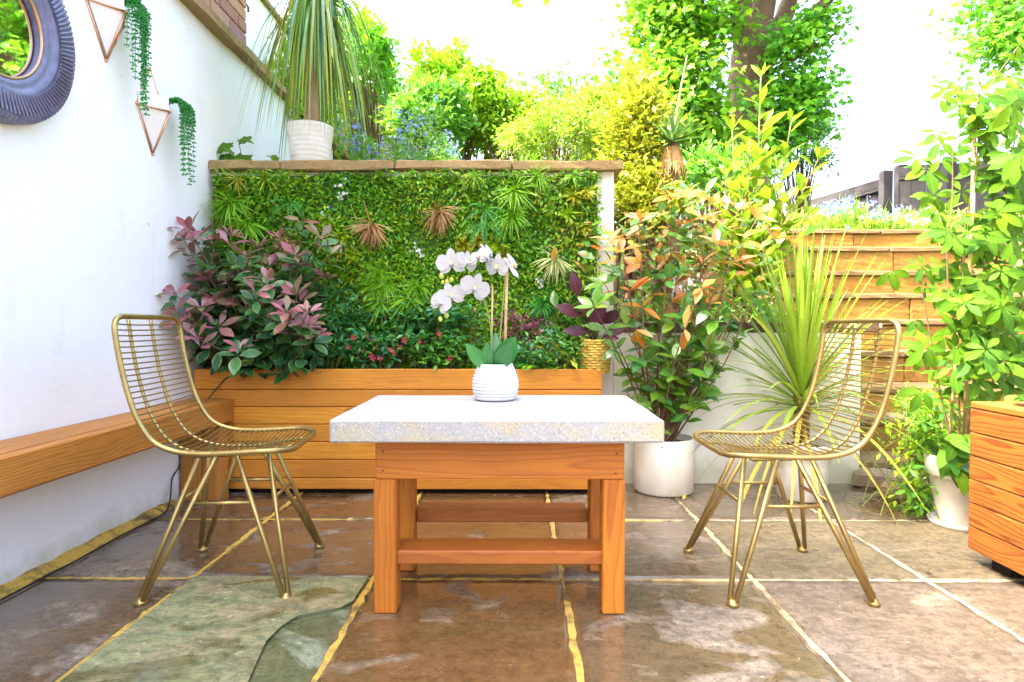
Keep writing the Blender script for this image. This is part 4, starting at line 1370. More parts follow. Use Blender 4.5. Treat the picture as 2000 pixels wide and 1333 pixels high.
# ------------------------------------------------------------------ bedding plants in the planter
def bed_plant(name, label, cat, box, Yr, n, size, mat, T=T_c, group=None, stems=0, flowers=None, upz=.5, seed=1, stemmat=None):
    """box = photo pixel box of the foliage"""
    rs = np.random.default_rng(seed)
    x0, y0, x1, y1 = box
    Ym = (Yr[0] + Yr[1]) / 2
    c = at((x0 + x1) / 2, y1, Ym)
    base = Vector((c.x, Ym, min(c.z, .575)))
    rt = empty(name, base, label, cat, group)
    k = max(3, n // 14)
    cl = np.stack([rs.uniform(x0, x1, k), y1 - (y1 - y0) * rs.random(k) ** .8, rs.uniform(Yr[0], Yr[1], k)], 1)
    P, D, U = [], [], []
    W, Hh = at(x1, y0, Ym).x - at(x0, y0, Ym).x, at(x0, y0, Ym).z - at(x0, y1, Ym).z
    for (px, py, Y) in cl:
        cp = at(px, py, Y) - base
        for q in range(max(1, n // k)):
            o = rs.normal(0, 1, 3) * np.array([.022, .015, .02])
            P.append(np.array(cp) + o); D.append(np.array([o[0] * 20 + rs.normal(0, .7), -.6 + rs.normal(0, .5), upz * rs.normal(.2, .8)])); U.append([rs.normal(0, .4), -.5, 1])
    scatter('foliage', T, P, D, U, size * (.65 + .6 * rs.random(len(P))), mat, rt)
    for q in range(stems):
        px, py, Y = cl[q % len(cl)]
        b_ = Vector(((cl[q % len(cl)][0] - (x0 + x1) / 2) / (x1 - x0) * W * .5, 0, 0))
        MB().tube(stem_curve(b_, at(px, py, Y) - base, .2, 5), .0025, 4).build('stem', stemmat or M_twig, rt)
    if flowers:
        fm, pts, fs_ = flowers
        fme = T_mesh(flower_T(5, .6), fm, 'flower')
        for (px, py) in pts:
            leaf_obj(fme, at(px, py, Yr[0] - .012) - base, (0, .15, 1), (rs.normal(0, .4), -1, .3), fs_ * rs.uniform(.7, 1.2), rt, 'flower')
    return rt

bed_plant('bedding_plant', 'low bedding plant with small crimson flowers nearest the pink shrub', 'plant', (675, 648, 800, 716), (2.93, 3.05), 420, .042, L_dark, T_c, None, 8,
          (L_red, [(716, 655), (726, 665), (752, 677), (764, 684), (781, 678), (724, 694), (728, 700), (680, 678), (708, 686), (742, 700), (690, 660), (735, 680), (770, 690), (790, 665)], .016), seed=2)
bed_plant('ivy_plant', 'dark glossy ivy growing low in the planter behind the orchid', 'plant', (800, 600, 930, 716), (2.95, 3.06), 560, .046, L_dark, T_c, None, 12, seed=3)
bed_plant('green_bedding_plant', 'bright green leafed bedding plant at the planter edge left of the orchid pot', 'plant', (800, 668, 900, 720), (2.92, 3.0), 240, .045, L_bush2, T_c, None, 4, (L_red, [(820, 668), (858, 652), (880, 700)], .014), seed=4)
bed_plant('plum_leaved_plant', 'plum leaved plant behind the right side of the orchid', 'plant', (985, 618, 1062, 668), (2.99, 3.06), 240, .034, L_plum, T_c, None, 5, seed=5)
bed_plant('blue_green_plant', 'small dark plant with blue-green leaves spilling over the planter right of the orchid pot', 'plant', (1005, 660, 1085, 730), (2.88, 3.0), 330, .034, L_dark, T_c, None, 5, seed=6)
bed_plant('trailing_conifer', 'feathery dark green plant tumbling between the pink shrub and crimson flowers', 'plant', (575, 560, 690, 728), (2.90, 3.05), 900, .040, L_dark, T_cn, None, 6, seed=7)
bed_plant('leafy_bedding_plant', 'mixed green bedding plant beside the woven basket', 'plant', (1070, 668, 1145, 722), (2.92, 3.03), 300, .036, L_bush2, T_c, None, 6, seed=8)
bed_plant('dark_filler_plant', 'dark leafy plant filling the planter behind the crimson flowers', 'plant', (640, 600, 830, 690), (3.0, 3.07), 700, .040, L_dark, T_c, None, 8, seed=9)
bed_plant('variegated_seedling', 'pale yellow-green upright seedling among the bedding beside the woven basket', 'plant', (1075, 655, 1112, 715), (2.91, 2.95), 26, .05, L_yel, T_cn, None, 3, upz=1.0, seed=10)
fr = empty('fern', (.10, 3.0, .57), 'light green fern arching in the planter between orchid and basket', 'fern')
for q in range(13):
    a = q * .5 - .2
    frond(fr, (0, 0, .01), (math.cos(a) * .8, -.35 + math.sin(a) * .5, .9 + .3 * math.sin(q * 2)), (0, 0, 1), .19 + .03 * math.sin(q * 5), L_fern if q % 3 else L_spike, 20, .2, .55)
# two thin bare woody twigs in the bed
tw = empty('woody_twigs', (-.29, 3.0, .56), 'bare brown woody twigs rising behind the white orchid blooms', 'twigs')
for (a, b) in (((862, 690), (848, 590)), ((870, 690), (860, 580)), ((912, 710), (925, 600)), ((905, 715), (880, 660)), ((918, 690), (940, 590))):
    MB().tube(stem_curve(at(*a, 3.0) - Vector((-.29, 3.0, .56)), at(*b, 3.02) - Vector((-.29, 3.0, .56)), .12, 6), .0035, 5).build('twig', M_twig, tw)


# ------------------------------------------------------------------ woven basket with a dark purple plant
bp = empty('basket_plant', at(1162, 722, 2.97), 'yellow woven basket holding a dark purple leaved plant on the planter end', 'potted plant')
bp.location.z = .572
Q0 = Vector(bp.location)
M_bask = simple('woven_straw', (.80, .54, .10), .8, 0, 60, .4, .8, 140)
bm_ = MB()
rB, hB = .068, .150
for k in range(13):
    t = k / 12
    rr = rB * (.93 + .10 * math.sin(math.pi * min(1, t * 1.1)))
    z = .006 + hB * t
    bm_.tube([((rr + .0022 * math.sin(10 * a + (k % 2) * math.pi)) * math.cos(a), (rr + .0022 * math.sin(10 * a + (k % 2) * math.pi)) * math.sin(a), z) for a in [2 * math.pi * q / 60 for q in range(60)]], .0068, 5, closed=True)
bm_.build('basket', M_bask, bp)
MB().lathe([(.001, .004), (rB * .9, .004), (rB * .95, hB * .5), (rB * .9, hB * .86), (.001, hB * .88)], 24).build('soil', M_soil, bp)
for s in (-1, 1):
    MB().tube([(s * rB * .9 + .012 * math.cos(a) * s - .004 * s, .028 * math.cos(a), hB + .030 * math.sin(a) - .006) for a in [math.pi * q / 8 for q in range(9)]], .0042, 6).build('handle', M_bask, bp)
ME_purp = leaf_meshes(L_purp, [(.56, .5, .1, .15, 1.0, 0), (.50, .5, .25, .15, 1.0, 0)])
random.seed(4)
for (px, py, dx, dz, s) in ((1130, 560, -.25, .95, .125), (1133, 598, -.75, .4, .13), (1158, 605, -.35, .5, .12), (1150, 615, .2, .3, .13), (1175, 612, .75, .55, .11), (1182, 630, 1, .2, .10), (1148, 630, -.85, .15, .12), (1165, 620, .4, .9, .10), (1170, 645, .6, .1, .10)):
    p = at(px, py + 20, 2.95) - Q0
    MB().tube(stem_curve((random.uniform(-.01, .01), random.uniform(-.01, .01), hB * .8), p, .1, 5), .0028, 5).build('stem', L_purp, bp)
    leaf_obj(random.choice(ME_purp), p, (dx, -.35, dz), (0, -1, .45), s, bp)
tl_ = leaf_meshes(L_orch, [(.6, .5, .1, .15, 1, 0)])[0]
leaf_obj(tl_, at(1158, 590, 2.99) - Q0, (.35, 0, 1), (0, -1, .2), .10, bp)


# ------------------------------------------------------------------ orchid on the table
M_orp = simple('ribbed_white_pot', (.58, .58, .60), .6, 0, 40, .08, .15, 120)
M_pet = leafmat('orchid_petal', [(.56, .56, .555), (.59, .585, .585)], .25, .5, (.44, .41, .45), .45)
M_lip = simple('orchid_lip', (.80, .62, .20), .5)
M_bud = simple('orchid_bud', (.50, .56, .08), .5)
TZ = at(1000, 820, 1.59).z
oc = at(967, 783, 1.985)
orc = empty('potted_orchid', (oc.x, 2.02, TZ + .0015), 'white orchid in a ribbed white pot standing on the table', 'potted plant')
O0 = Vector(orc.location)
prof = []
hP = .118
for k in range(67):
    t = k / 66
    rr = .0605 + .0165 * math.sin(math.pi * min(1, t * .93 + .10)) - .004 * t
    rr += .0020 * abs(math.sin(math.pi * t * 11)) if .04 < t < .97 else 0
    prof.append((rr if k else rr - .006, hP * t))
prof += [(prof[-1][0] - .006, hP - .001), (prof[-1][0] - .009, hP - .016), (.002, hP - .018)]
MB().lathe([(.002, .0)] + prof, 48).build('pot', M_orp, orc)
MB().lathe([(.001, hP - .016), (.052, hP - .016), (.054, hP - .014), (.001, hP - .008)], 20).build('moss', M_soil, orc)
ME_o = leaf_meshes(L_orch, [(.34, .55, .22, .25, .8, 0), (.40, .55, .05, .2, .8, 0)])
def oP(px, py, Y=2.0): return at(px, py, Y) - O0
for (bx, by, tx, ty, dy, w) in ((958, 722, 915, 675, -.05, 1.1), (965, 722, 1007, 658, -.03, 1.25), (962, 722, 968, 648, .02, .7), (968, 722, 998, 670, -.07, 1.1), (956, 722, 952, 668, -.05, .8)):
    a, b = oP(bx, by + 6), oP(tx, ty) + Vector((0, dy, 0))
    leaf_obj(ME_o[0] if bx == 958 else ME_o[1], a, b - a, (.15 if tx > 960 else -.25, -1, .35), (b - a).length, orc, wid=w)
for (pts, r_) in (([(962, 722), (958, 640), (944, 585), (925, 572), (905, 575), (880, 590), (866, 600)], .0024), ([(972, 722), (980, 620), (986, 545), (982, 515), (960, 508), (930, 508), (895, 512), (878, 522)], .0024)):
    MB().tube(catmull([oP(x, y, 2.0 - .02 * i / 5) for i, (x, y) in enumerate(pts)], 7), r_, 6).build('flower_stem', M_gstem, orc)
for (a, b, r_) in (((959, 726), (962, 560), .0030), ((985, 726), (991, 505), .0048)):
    MB().tube([oP(*a), oP(*b)], r_, 7).build('support_cane', M_cane, orc)
Tp_side = leaf_T(6, 1.0, .55, .10, .08, .62)
Tp_top = leaf_T(6, .62, .5, .10, .10, .8)
ME_ps, ME_pt = T_mesh(Tp_side, M_pet), T_mesh(Tp_top, M_pet)
def orchid_flower(px, py, face, s=.044, roll=0.0, Y=1.97):
    f = Vector(face).normalized()
    upv = Vector((0, 0, 1)); x = upv.cross(f)
    if x.length < .1: x = Vector((1, 0, 0))
    x.normalize(); y = f.cross(x)
    M = Matrix((x, y, f)).transposed() @ Matrix.Rotation(roll, 3, 'Z')
    M4 = M.to_4x4(); M4.translation = oP(px, py, Y)
    fl = MB().lathe([(.001, -.002), (.0055, .001), (.0052, .006), (.0025, .013), (.001, .015)], 10).build('flower', M_lip, orc)
    fl.matrix_basis = M4
    for (a, me, ss, dz) in ((0, ME_pt, 1.0, -.0015), (2.2, ME_pt, 1.0, -.0018), (-2.2, ME_pt, 1.0, -.0012), (1.45, ME_ps, 1.08, .001), (-1.45, ME_ps, 1.08, .0012)):
        leaf_obj(me, Vector((0, 0, dz)), Vector((-math.sin(a), math.cos(a), .12)), (0, 0, 1), s * ss, fl, 'petal')
    lip = MB().lathe([(.001, 0), (.006, .003), (.0075, .009), (.003, .014)], 8, (0, -.006, .002), 1, .7).build('lip', M_pet, fl)
for args in (((882, 514), (-.15, -1, .05), .050, .1), ((911, 512), (.75, -.7, .1), .040, -.3), ((936, 503), (-.5, -.7, .5), .040, .2), ((951, 494), (.8, -.4, .5), .036, .5), ((972, 521), (-.55, -.8, .0), .044, -.1), ((1000, 520), (.75, -.35, .45), .046, 1.0), ((927, 562), (.35, -.9, -.1), .050, -.35), ((880, 578), (.25, -.9, .1), .046, .3), ((862, 592), (-.5, -.8, .25), .044, -.4)):
    orchid_flower(*args[0], args[1], args[2], args[3])
for px, py, r_ in ((862, 540, .0085), (865, 552, .0065), (873, 551, .007), (882, 547, .0075), (872, 617, .008), (860, 624, .0075)):
    o = MB().lathe([(.0008, -1.2 * r_), (r_ * .7, -.8 * r_), (r_, 0), (r_ * .7, .8 * r_), (.0008, 1.25 * r_)], 10).build('bud', M_bud, orc)
    o.location = oP(px, py, 1.975); o.rotation_euler = (.5, 0, 0)
# ------------------------------------------------------------------ pots
def pot_lathe(root, prof, mat, n=48, wall=.008, soil=.02):
    top = prof[-1]
    MB().lathe([(.002, prof[0][1])] + prof + [(top[0] - wall, top[1] - .001), (top[0] - wall - .002, top[1] - soil - .02), (.002, top[1] - soil - .021)], n).build('pot', mat, root)
    MB().lathe([(.001, top[1] - soil - .012), (top[0] - wall - .003, top[1] - soil - .012), (top[0] * .5, top[1] - soil + .004), (.001, top[1] - soil + .008)], 24).build('soil', M_soil, root)


# photinia in a cream cylinder pot
pc = at(1308, 972, 2.86)
ph_ = empty('potted_photinia', (pc.x, 3.0 - .02, 0), 'tall shrub with bronze and green leaves in a cream cylinder pot', 'potted plant')
A0 = Vector(ph_.location)
rP = .142
pot_lathe(ph_, [(rP - .008, .001), (rP, .010), (rP + .001, .13), (rP, .256), (rP - .002, .262)], M_potc)
o = MB().lathe([(.004, -.001), (.004, .0006)], 10).build('drain_hole', M_dark, ph_)
o.location = (-.04, -rP * .965, .235); o.rotation_euler = (R(90), 0, 0)
ME_pho = leaf_meshes(L_pho, [(.42, .5, .15, .2, 1.05, 0), (.46, .5, .28, .15, 1.0, .01), (.38, .5, .05, .25, 1.1, 0)])
ME_phor = leaf_meshes(L_phor, [(.36, .5, .2, .2, 1.1, 0), (.40, .5, .30, .15, 1.05, .01), (.32, .5, .1, .25, 1.1, 0)])
random.seed(31)
ptips = [(1215, 490), (1195, 470), (1248, 428), (1262, 470), (1312, 388), (1340, 380), (1375, 430), (1395, 398), (1440, 410), (1478, 428), (1512, 468), (1182, 555), (1160, 600), (1268, 540), (1330, 465), (1402, 478), (1452, 515), (1242, 620), (1440, 600), (1402, 700), (1222, 760), (1372, 560), (1500, 520), (1292, 462), (1300, 560), (1345, 530), (1420, 560), (1200, 660), (1350, 640), (1310, 690), (1470, 560), (1385, 520)]
PP, DD, UU, SS = [], [], [], []
nleaf = 0
for i, (px, py) in enumerate(ptips):
    Y = 2.95 + random.uniform(-.28, .12)
    t = at(px, py, Y) - A0
    b = Vector((random.uniform(-.05, .05), random.uniform(-.05, .05), .24))
    c = stem_curve(b, t, .16)
    MB().tube(c, [.0065 - .0045 * k / (len(c) - 1) for k in range(len(c))], 5).build('stem', M_twig, ph_)
    young = py < 570 and px < 1520 and i not in (11, 13)
    ax = (c[-1] - c[-4]).normalized() + Vector((0, -.3, .1))
    if nleaf < 290:
        whorl(ME_phor if young else ME_pho, c[-1], ax, 6, .105, ph_, .9); nleaf += 6
    for f in (.88, .76, .62, .50, .38):
        p = c[int(f * (len(c) - 1))]
        mt = ME_phor if (young and f > .7 and random.random() < .75) else ME_pho
        k = 3 if f > .6 else (2 if f > .45 else 1)
        for q in range(k):
            d = Vector((random.uniform(-1, 1), random.uniform(-1, .5), random.uniform(-.5, .7)))
            if nleaf < 298:
                leaf_obj(random.choice(mt), p, d, Vector((0, -.6, 1)) + rv(.3), random.uniform(.075, .115), ph_); nleaf += 1
            else:
                PP.append(tuple(p)); DD.append(tuple(d)); UU.append((random.gauss(0, .3), -.6, 1)); SS.append(random.uniform(.07, .11))
for q in range(420):
    px, py = random.gauss(1330, 85), random.gauss(500, 65)
    p = at(px, py, 3.0 + random.uniform(-.15, .12)) - A0
    PP.append(tuple(p)); DD.append((random.uniform(-1, 1), random.uniform(-1, .4), random.uniform(-.6, .6))); UU.append((random.gauss(0, .3), -.6, 1)); SS.append(random.uniform(.06, .105))
k = int(len(PP) * .72)
scatter('green_leaves', T_wide, PP[:k], DD[:k], UU[:k], SS[:k], L_pho, ph_, 'stuff')
scatter('bronze_leaves', T_leaf, [p for p in PP[k:]], DD[k:], UU[k:], SS[k:], L_phor, ph_, 'stuff')

# laurel shoots in the bed behind the low wall
la = empty('laurel_shrub', (1.30, 3.55, .76), 'tall yellow-green laurel with upright glossy leaves in front of the tree trunk', 'shrub')
A1 = Vector(la.location)
ME_lau = leaf_meshes(L_lau, [(.36, .58, .08, .25, 1.05, 0), (.40, .56, .18, .2, 1.0, .01)])
random.seed(33)
nl = 0
for (px, py, Y) in ((1486, 150, 3.5), (1430, 255, 3.5), (1545, 240, 3.5), (1598, 312, 3.45), (1462, 300, 3.4), (1560, 372, 3.4), (1518, 330, 3.45), (1418, 345, 3.45), (1495, 240, 3.5), (1530, 400, 3.35), (1450, 390, 3.4), (1575, 420, 3.35), (1500, 440, 3.3), (1405, 410, 3.4)):
    t = at(px, py, Y) - A1
    b = Vector((random.uniform(-.08, .08), random.uniform(-.06, .06), 0))
    c = stem_curve(b, t, .08)
    MB().tube(c, [.009 - .006 * k / (len(c) - 1) for k in range(len(c))], 6).build('stem', M_gstem if py < 300 else M_twig, la)
    whorl(ME_lau, c[-1], (c[-1] - c[-3]).normalized(), 5, .085, la, .30, .8); nl += 6
    L_ = (c[-1] - c[0]).length
    s = .025
    ang = random.uniform(0, 6)
    while s < min(.75, L_ * .7):
        p = c[max(1, int((1 - s / L_) * (len(c) - 1)))]
        ang += 2.4
        d = Vector((math.cos(ang), math.sin(ang), .95))
        leaf_obj(random.choice(ME_lau), p, d, Vector((0, 0, 1)) - d * .2 + rv(.15), random.uniform(.14, .19) if s > .1 else .12, la); nl += 1
        s += .031

# cordyline in a white pot
cc = at(1592, 988, 2.72)
co = empty('potted_cordyline', (cc.x, 2.86, 0), 'spiky cordyline with long arching green blades in a white pot', 'potted plant')
C0 = Vector(co.location)
pot_lathe(co, [(.098, .001), (.104, .008), (.122, .15), (.134, .236), (.139, .238), (.141, .258), (.138, .262)], M_potw)
hub = Vector((.0, 0, .50))
M_trunkc = simple('cordyline_trunk', (.34, .25, .08), .8, 0, 50, .5, .8, 90)
MB().tube([(0, 0, .22), (.004, 0, .32), (.0, 0, .42), (0, 0, .50)], [.030, .026, .028, .022], 10).build('trunk', M_trunkc, co)
for k in range(30):
    a, z = k * 2.4, .27 + k * .0075
    pts = [(.024 * math.cos(a), .024 * math.sin(a), z), (.034 * math.cos(a), .034 * math.sin(a), z + .03), (.030 * math.cos(a), .030 * math.sin(a), z + .055)]
    MB().tube(pts, [.010, .008, .001], 4).build('leaf_scale', M_trunkc, co)


def blade(root, p0, d, ln, w, droop, mat, name='leaf', n=11):
    """a long arching strap leaf with a V section"""
    d = Vector(d).normalized()
    side = d.cross(Vector((0, 0, 1)))
    if side.length < .05: side = Vector((1, 0, 0))
    side.normalize()
    vs, fs, uv = [], [], []
    for i in range(n + 1):
        t = i / n
        p = Vector(p0) + d * ln * t + Vector((0, 0, -droop * ln * t ** 2.2))
        tan = (d + Vector((0, 0, -2.2 * droop * t ** 1.2))).normalized()
        nn = side.cross(tan).normalized()
        ww = w * .5 * min(1, .55 + t * 3) * (1 - t ** 3.5) + .0004
        vs += [p - side * ww + nn * ww * .35, p, p + side * ww + nn * ww * .35]
        uv += [(0, t), (.5, t), (1, t)]
    for i in range(n):
        a = 3 * i
        fs += [(a, a + 1, a + 4, a + 3), (a + 1, a + 2, a + 5, a + 4)]
    return MB().add(vs, fs, uv).build(name, mat, root)

random.seed(41)
for k in range(135):
    t = k / 134
    a = k * 2.399
    el = R(86 - 84 * t ** 1.3) + random.uniform(-.1, .1)
    d = Vector((math.cos(a) * math.cos(el), math.sin(a) * math.cos(el) * .8, math.sin(el)))
    ln = random.uniform(.58, .84) * (1 if t < .7 else .86)
    dr = (.03 + .55 * t ** 2.0 + random.uniform(0, .08)) * (1.0 if t < .8 else .95)
    blade(co, hub + Vector((math.cos(a) * .012, math.sin(a) * .012, .06 - .16 * t)), d, ln, random.uniform(.015, .023), dr, L_cord)
for k in range(9):
    a = random.uniform(0, 6.28)
    d = Vector((math.cos(a), math.sin(a) * .7, random.uniform(-.4, .15)))
    blade(co, hub + Vector((math.cos(a) * .02, math.sin(a) * .02, -.10 - random.random() * .08)), d, random.uniform(.34, .5), .018, random.uniform(.7, 1.0), L_cordd)

# white tapered pot with the climbing creeper
vp = empty('potted_creeper', (1.80, 2.47, 0), 'climbing creeper with five-fingered leaves on canes in a white pot', 'potted plant')
V0 = Vector(vp.location)
pot_lathe(vp, [(.072, .001), (.078, .010), (.092, .06), (.118, .19), (.124, .196), (.130, .205), (.136, .275), (.133, .282)], M_potw)
MB().lathe([(.002, .0004), (.115, .0004), (.122, .018), (.118, .018), (.11, .0105), (.002, .0105)], 32).build('saucer', M_potw, vp)
for (bx, by, tx, ty, r_) in ((0, 0, at(1908, 128, 2.47).x - 1.80, 0, .0075), (.03, .04, at(1945, 300, 2.5).x - 1.80, .03, .0065), (-.05, .02, .01, .03, .006)):
    zt_ = at(1908, 128, 2.47).z if r_ > .007 else at(1945, 330, 2.5).z - (.3 if bx < 0 else 0)
    MB().tube([(bx, by, .24), (tx, ty, zt_)], r_, 7).build('cane', M_cane, vp)
    for z in range(1, 8):
        pass


def palm5(mat, n=5, w=.42, seed=0):
    rs = random.Random(seed)
    Vv, Ff, Uu = [], [], []
    T = leaf_T(7, w, .55, .22, .14, .95, .012)
    for k in range(n):
        a = (k - (n - 1) / 2) * (1.12 if n == 5 else .9) + rs.uniform(-.08, .08)
        s = 1 - .22 * abs(k - (n - 1) / 2) / 1.0 * .6
        c, sn = math.cos(a), math.sin(a)
        b = len(Vv)
        tilt = rs.uniform(-.25, .1)
        for (x, y, z), u in zip(T[0], T[2]):
            # toothed margin
            if u[0] in (0.0, 1.0): x *= 1 + .10 * math.sin(u[1] * 40)
            x, y, z = x * s, y * s + .06, (z + tilt * y) * s
            Vv.append((x * c + y * sn, -x * sn + y * c, z)); Uu.append(tuple(u))
        Ff += [tuple(i + b for i in f) for f in T[1]]
    Vv += [(-.012, -.55, .02), (.012, -.55, .02), (0, .1, 0)]; Uu += [(.5, 0)] * 3
    m = len(Vv); Ff.append((m - 3, m - 2, m - 1))
    return MB().add(Vv, Ff, Uu).mesh('leaf', mat)

ME_v = [palm5(L_vine, 5, .46, 1), palm5(L_vine, 5, .42, 2), palm5(L_vine, 3, .5, 3), palm5(L_vine, 5, .5, 4)]
random.seed(52)
# vine stems
paths = [[(0, 0, .24), (.03, -.03, .6), (-.01, .02, 1.0), at(1905, 330, 2.46) - V0, at(1925, 190, 2.42) - V0, at(1988, 92, 2.40) - V0],
         [(.02, .02, .24), (.08, .02, .7), at(1960, 420, 2.45) - V0, at(1990, 250, 2.45) - V0, at(2060, 160, 2.45) - V0],
         [(-.02, .0, .24), (-.04, -.02, .55), at(1850, 520, 2.42) - V0, at(1860, 380, 2.42) - V0, at(1860, 250, 2.40) - V0],
         [(.03, .0, .24), (.16, .02, .7), at(2040, 500, 2.4) - V0, at(2080, 330, 2.4) - V0],
         [(-.02, -.02, .24), (-.10, -.04, .42), at(1810, 620, 2.42) - V0, at(1800, 560, 2.40) - V0]]
curves = []
for p in paths:
    c = catmull(p, 10); curves.append(c)
    MB().tube(c, [.0045 - .003 * k / (len(c) - 1) for k in range(len(c))], 5).build('vine_stem', M_twig, vp)
spots = []
for k in range(240):
    py = 150 + 560 * random.random() ** .95
    cx = 1915 + 25 * math.sin(py * .01)
    wd = 60 if py < 210 else 85 if py < 330 else 105 if py < 600 else 80
    px = random.gauss(cx + 30, wd)
    if px < 1790 + max(0, (250 - py) * .5): continue
    spots.append((px, py))
spots += [(random.gauss(1905, 58), random.uniform(520, 800)) for _ in range(62)]
for (px, py) in spots:
    Y = 2.45 + random.gauss(0, .10)
    p = at(px, py, Y) - V0
    ang = random.gauss(-math.pi / 2, .9)
    d = Vector((math.cos(ang), -.35 + random.uniform(-.3, .3), math.sin(ang) * .75 - .15))
    leaf_obj(random.choice(ME_v), p, d, Vector((random.gauss(0, .35), -.75, .75)), random.uniform(.062, .102), vp)
for (px, py, a) in ((1990, 88, .9), (1958, 150, -.8), (1985, 120, 0)):
    leaf_obj(ME_v[2], at(px, py, 2.4) - V0, (math.sin(a), -.2, .4), (0, -1, .4), .05, vp)

# rambling weed on the ground in front of the steps
wd_ = empty('leafy_weed', (1.55, 2.75, 0), 'untidy bright green weed sprawling between the white pot and steps', 'plant')
D0 = Vector(wd_.location)
random.seed(61)
ME_w = [palm5(L_vine, 5, .36, 8), palm5(L_bush2, 5, .40, 9)]
for (px, py) in [(random.gauss(1815, 34), random.uniform(760, 1005)) for _ in range(105)]:
    Y = 2.55 + random.uniform(-.08, .22)
    p = at(px, py, Y) - D0
    if p.z < .015: p.z = .02
    leaf_obj(random.choice(ME_w), p, (random.uniform(-1, 1), -.5, random.uniform(-.7, .5)), (random.gauss(0, .3), -.5, 1), random.uniform(.035, .062), wd_)
PP = []
for q in range(1300):
    p = at(random.gauss(1818, 38), random.triangular(740, 1010, 860), 2.6 + random.uniform(-.08, .2)) - D0
    if p.z > .01: PP.append(tuple(p))
n = len(PP)
scatter('small_leaves', T_c, PP, rng.normal(0, 1, (n, 3)) + np.array([0, -.5, -.1]), rng.normal(0, .4, (n, 3)) + np.array([0, -.4, 1]), .022 + .022 * rng.random(n), L_lime, wd_, 'stuff')
for q in range(26):
    a = Vector((random.uniform(-.05, .25), random.uniform(-.2, .1), 0)); b = at(random.gauss(1815, 40), random.uniform(740, 980), 2.6) - D0
    if b.z > .05: MB().tube(stem_curve(a, b, .3, 5), .002, 4).build('stem', M_gstem, wd_)
# nettle leaves over the rim of the white pot
nt_ = empty('nettle', (1.72, 2.38, .26), 'broad toothed nettle leaves hanging over the rim of the white tapered pot', 'plant')
ME_n = [T_mesh(leaf_T(7, .62, .38, .25, .15, .8, .012), L_bush2), T_mesh(leaf_T(7, .56, .38, .35, .2, .8, .012), L_vine)]
for k in range(40):
    px, py = random.uniform(1840, 1905), random.uniform(840, 930)
    p = at(px, py, 2.33 + random.uniform(-.04, .08)) - Vector(nt_.location)
    leaf_obj(random.choice(ME_n), p, (random.uniform(-.8, .8), -.6, random.uniform(-1.0, .2)), (0, -.7, .8), random.uniform(.055, .095), nt_)

# herb in the right planter
hp = empty('strawberry_plant', (1.66, 1.98, .45), 'green leafy herb growing in the bold grained planter box', 'plant')
for k in range(46):
    d = Vector((random.uniform(-1, 1), random.uniform(-1, .6), random.uniform(.1, 1)))
    p = Vector((random.gauss(.03, .05), random.gauss(-.06, .07), random.uniform(.02, .14)))
    leaf_obj(ME_n[k % 2], p, d, (random.gauss(0, .3), -.4, 1), random.uniform(.05, .08), hp)

# ponytail palm in a white pot standing on the coping
pp_ = at(605, 320, 3.19)
py_ = empty('potted_ponytail_palm', (at(605, 319, 3.18).x, 3.19, 1.6245), 'ponytail palm with long drooping blades in a white pot on the coping', 'potted plant')
Y0 = Vector(py_.location)
pot_lathe(py_, [(.088, .001), (.092, .006)] + [(.092 + .024 * t + .0016 * abs(math.sin(t * 8 * math.pi)), .006 + .19 * t) for t in np.linspace(0, .99, 40)] + [(.118, .200)], M_potw, soil=.012)
top = Vector((at(625, -10, 3.19).x - Y0.x, 0, at(625, -10, 3.19).z - Y0.z))
M_ptr = stone_mat('palm_trunk', (.46, .34, .20), (.38, .26, .14), (.44, .36, .2), .3, 12, .6)
trk = catmull([(0, 0, .17), (.01, 0, .35), (.005, 0, .6), top * .8, top], 8)
MB().tube(trk, [.040 - .022 * min(1, k / (len(trk) - 1) * 1.6) for k in range(len(trk))], 10).build('trunk', M_ptr, py_)
random.seed(71)
for k in range(250):
    a = k * 2.399
    u = random.random()
    d = Vector((math.cos(a) * random.uniform(.15, .62), math.sin(a) * .5, random.uniform(.5, 1.2)))
    z0 = top.z - .30 * u
    blade(py_, Vector((top.x * (z0 / top.z), 0, z0)), d, random.uniform(.38, .66), random.uniform(.011, .020), random.uniform(1.4, 2.0), L_ponyy if random.random() < .08 else L_pony, n=12)

# vine leaves poking over the coping at the wall corner
wl = empty('wild_vine', (-1.42, 3.22, 1.622), 'small sprig of lobed green leaves at the corner of wall and coping', 'plant')
U0 = Vector(wl.location)
ME_m = T_mesh(maple_T(), L_vine)
for (px, py, s, dx, dz) in ((425, 283, .10, .6, -.3), (440, 300, .11, .2, -.6), (455, 305, .12, .7, -.5), (430, 310, .10, -.4, -.4), (465, 318, .09, .6, -.2), (418, 265, .08, -.8, .05), (470, 270, .07, .8, -.3), (445, 318, .09, 0, -.3), (545, 312, .05, -.6, .2)):
    p = at(px, py, 3.20) - U0
    leaf_obj(ME_m, p, (dx, -.3, dz), (0, -.8, .7), s * 1.35, wl)
for (px, py) in ((440, 292), (465, 270), (420, 268)):
    MB().tube(stem_curve((.02, 0, 0), at(px, py, 3.20) - U0, .2, 5), .002, 4).build('stem', M_gstem, wl)


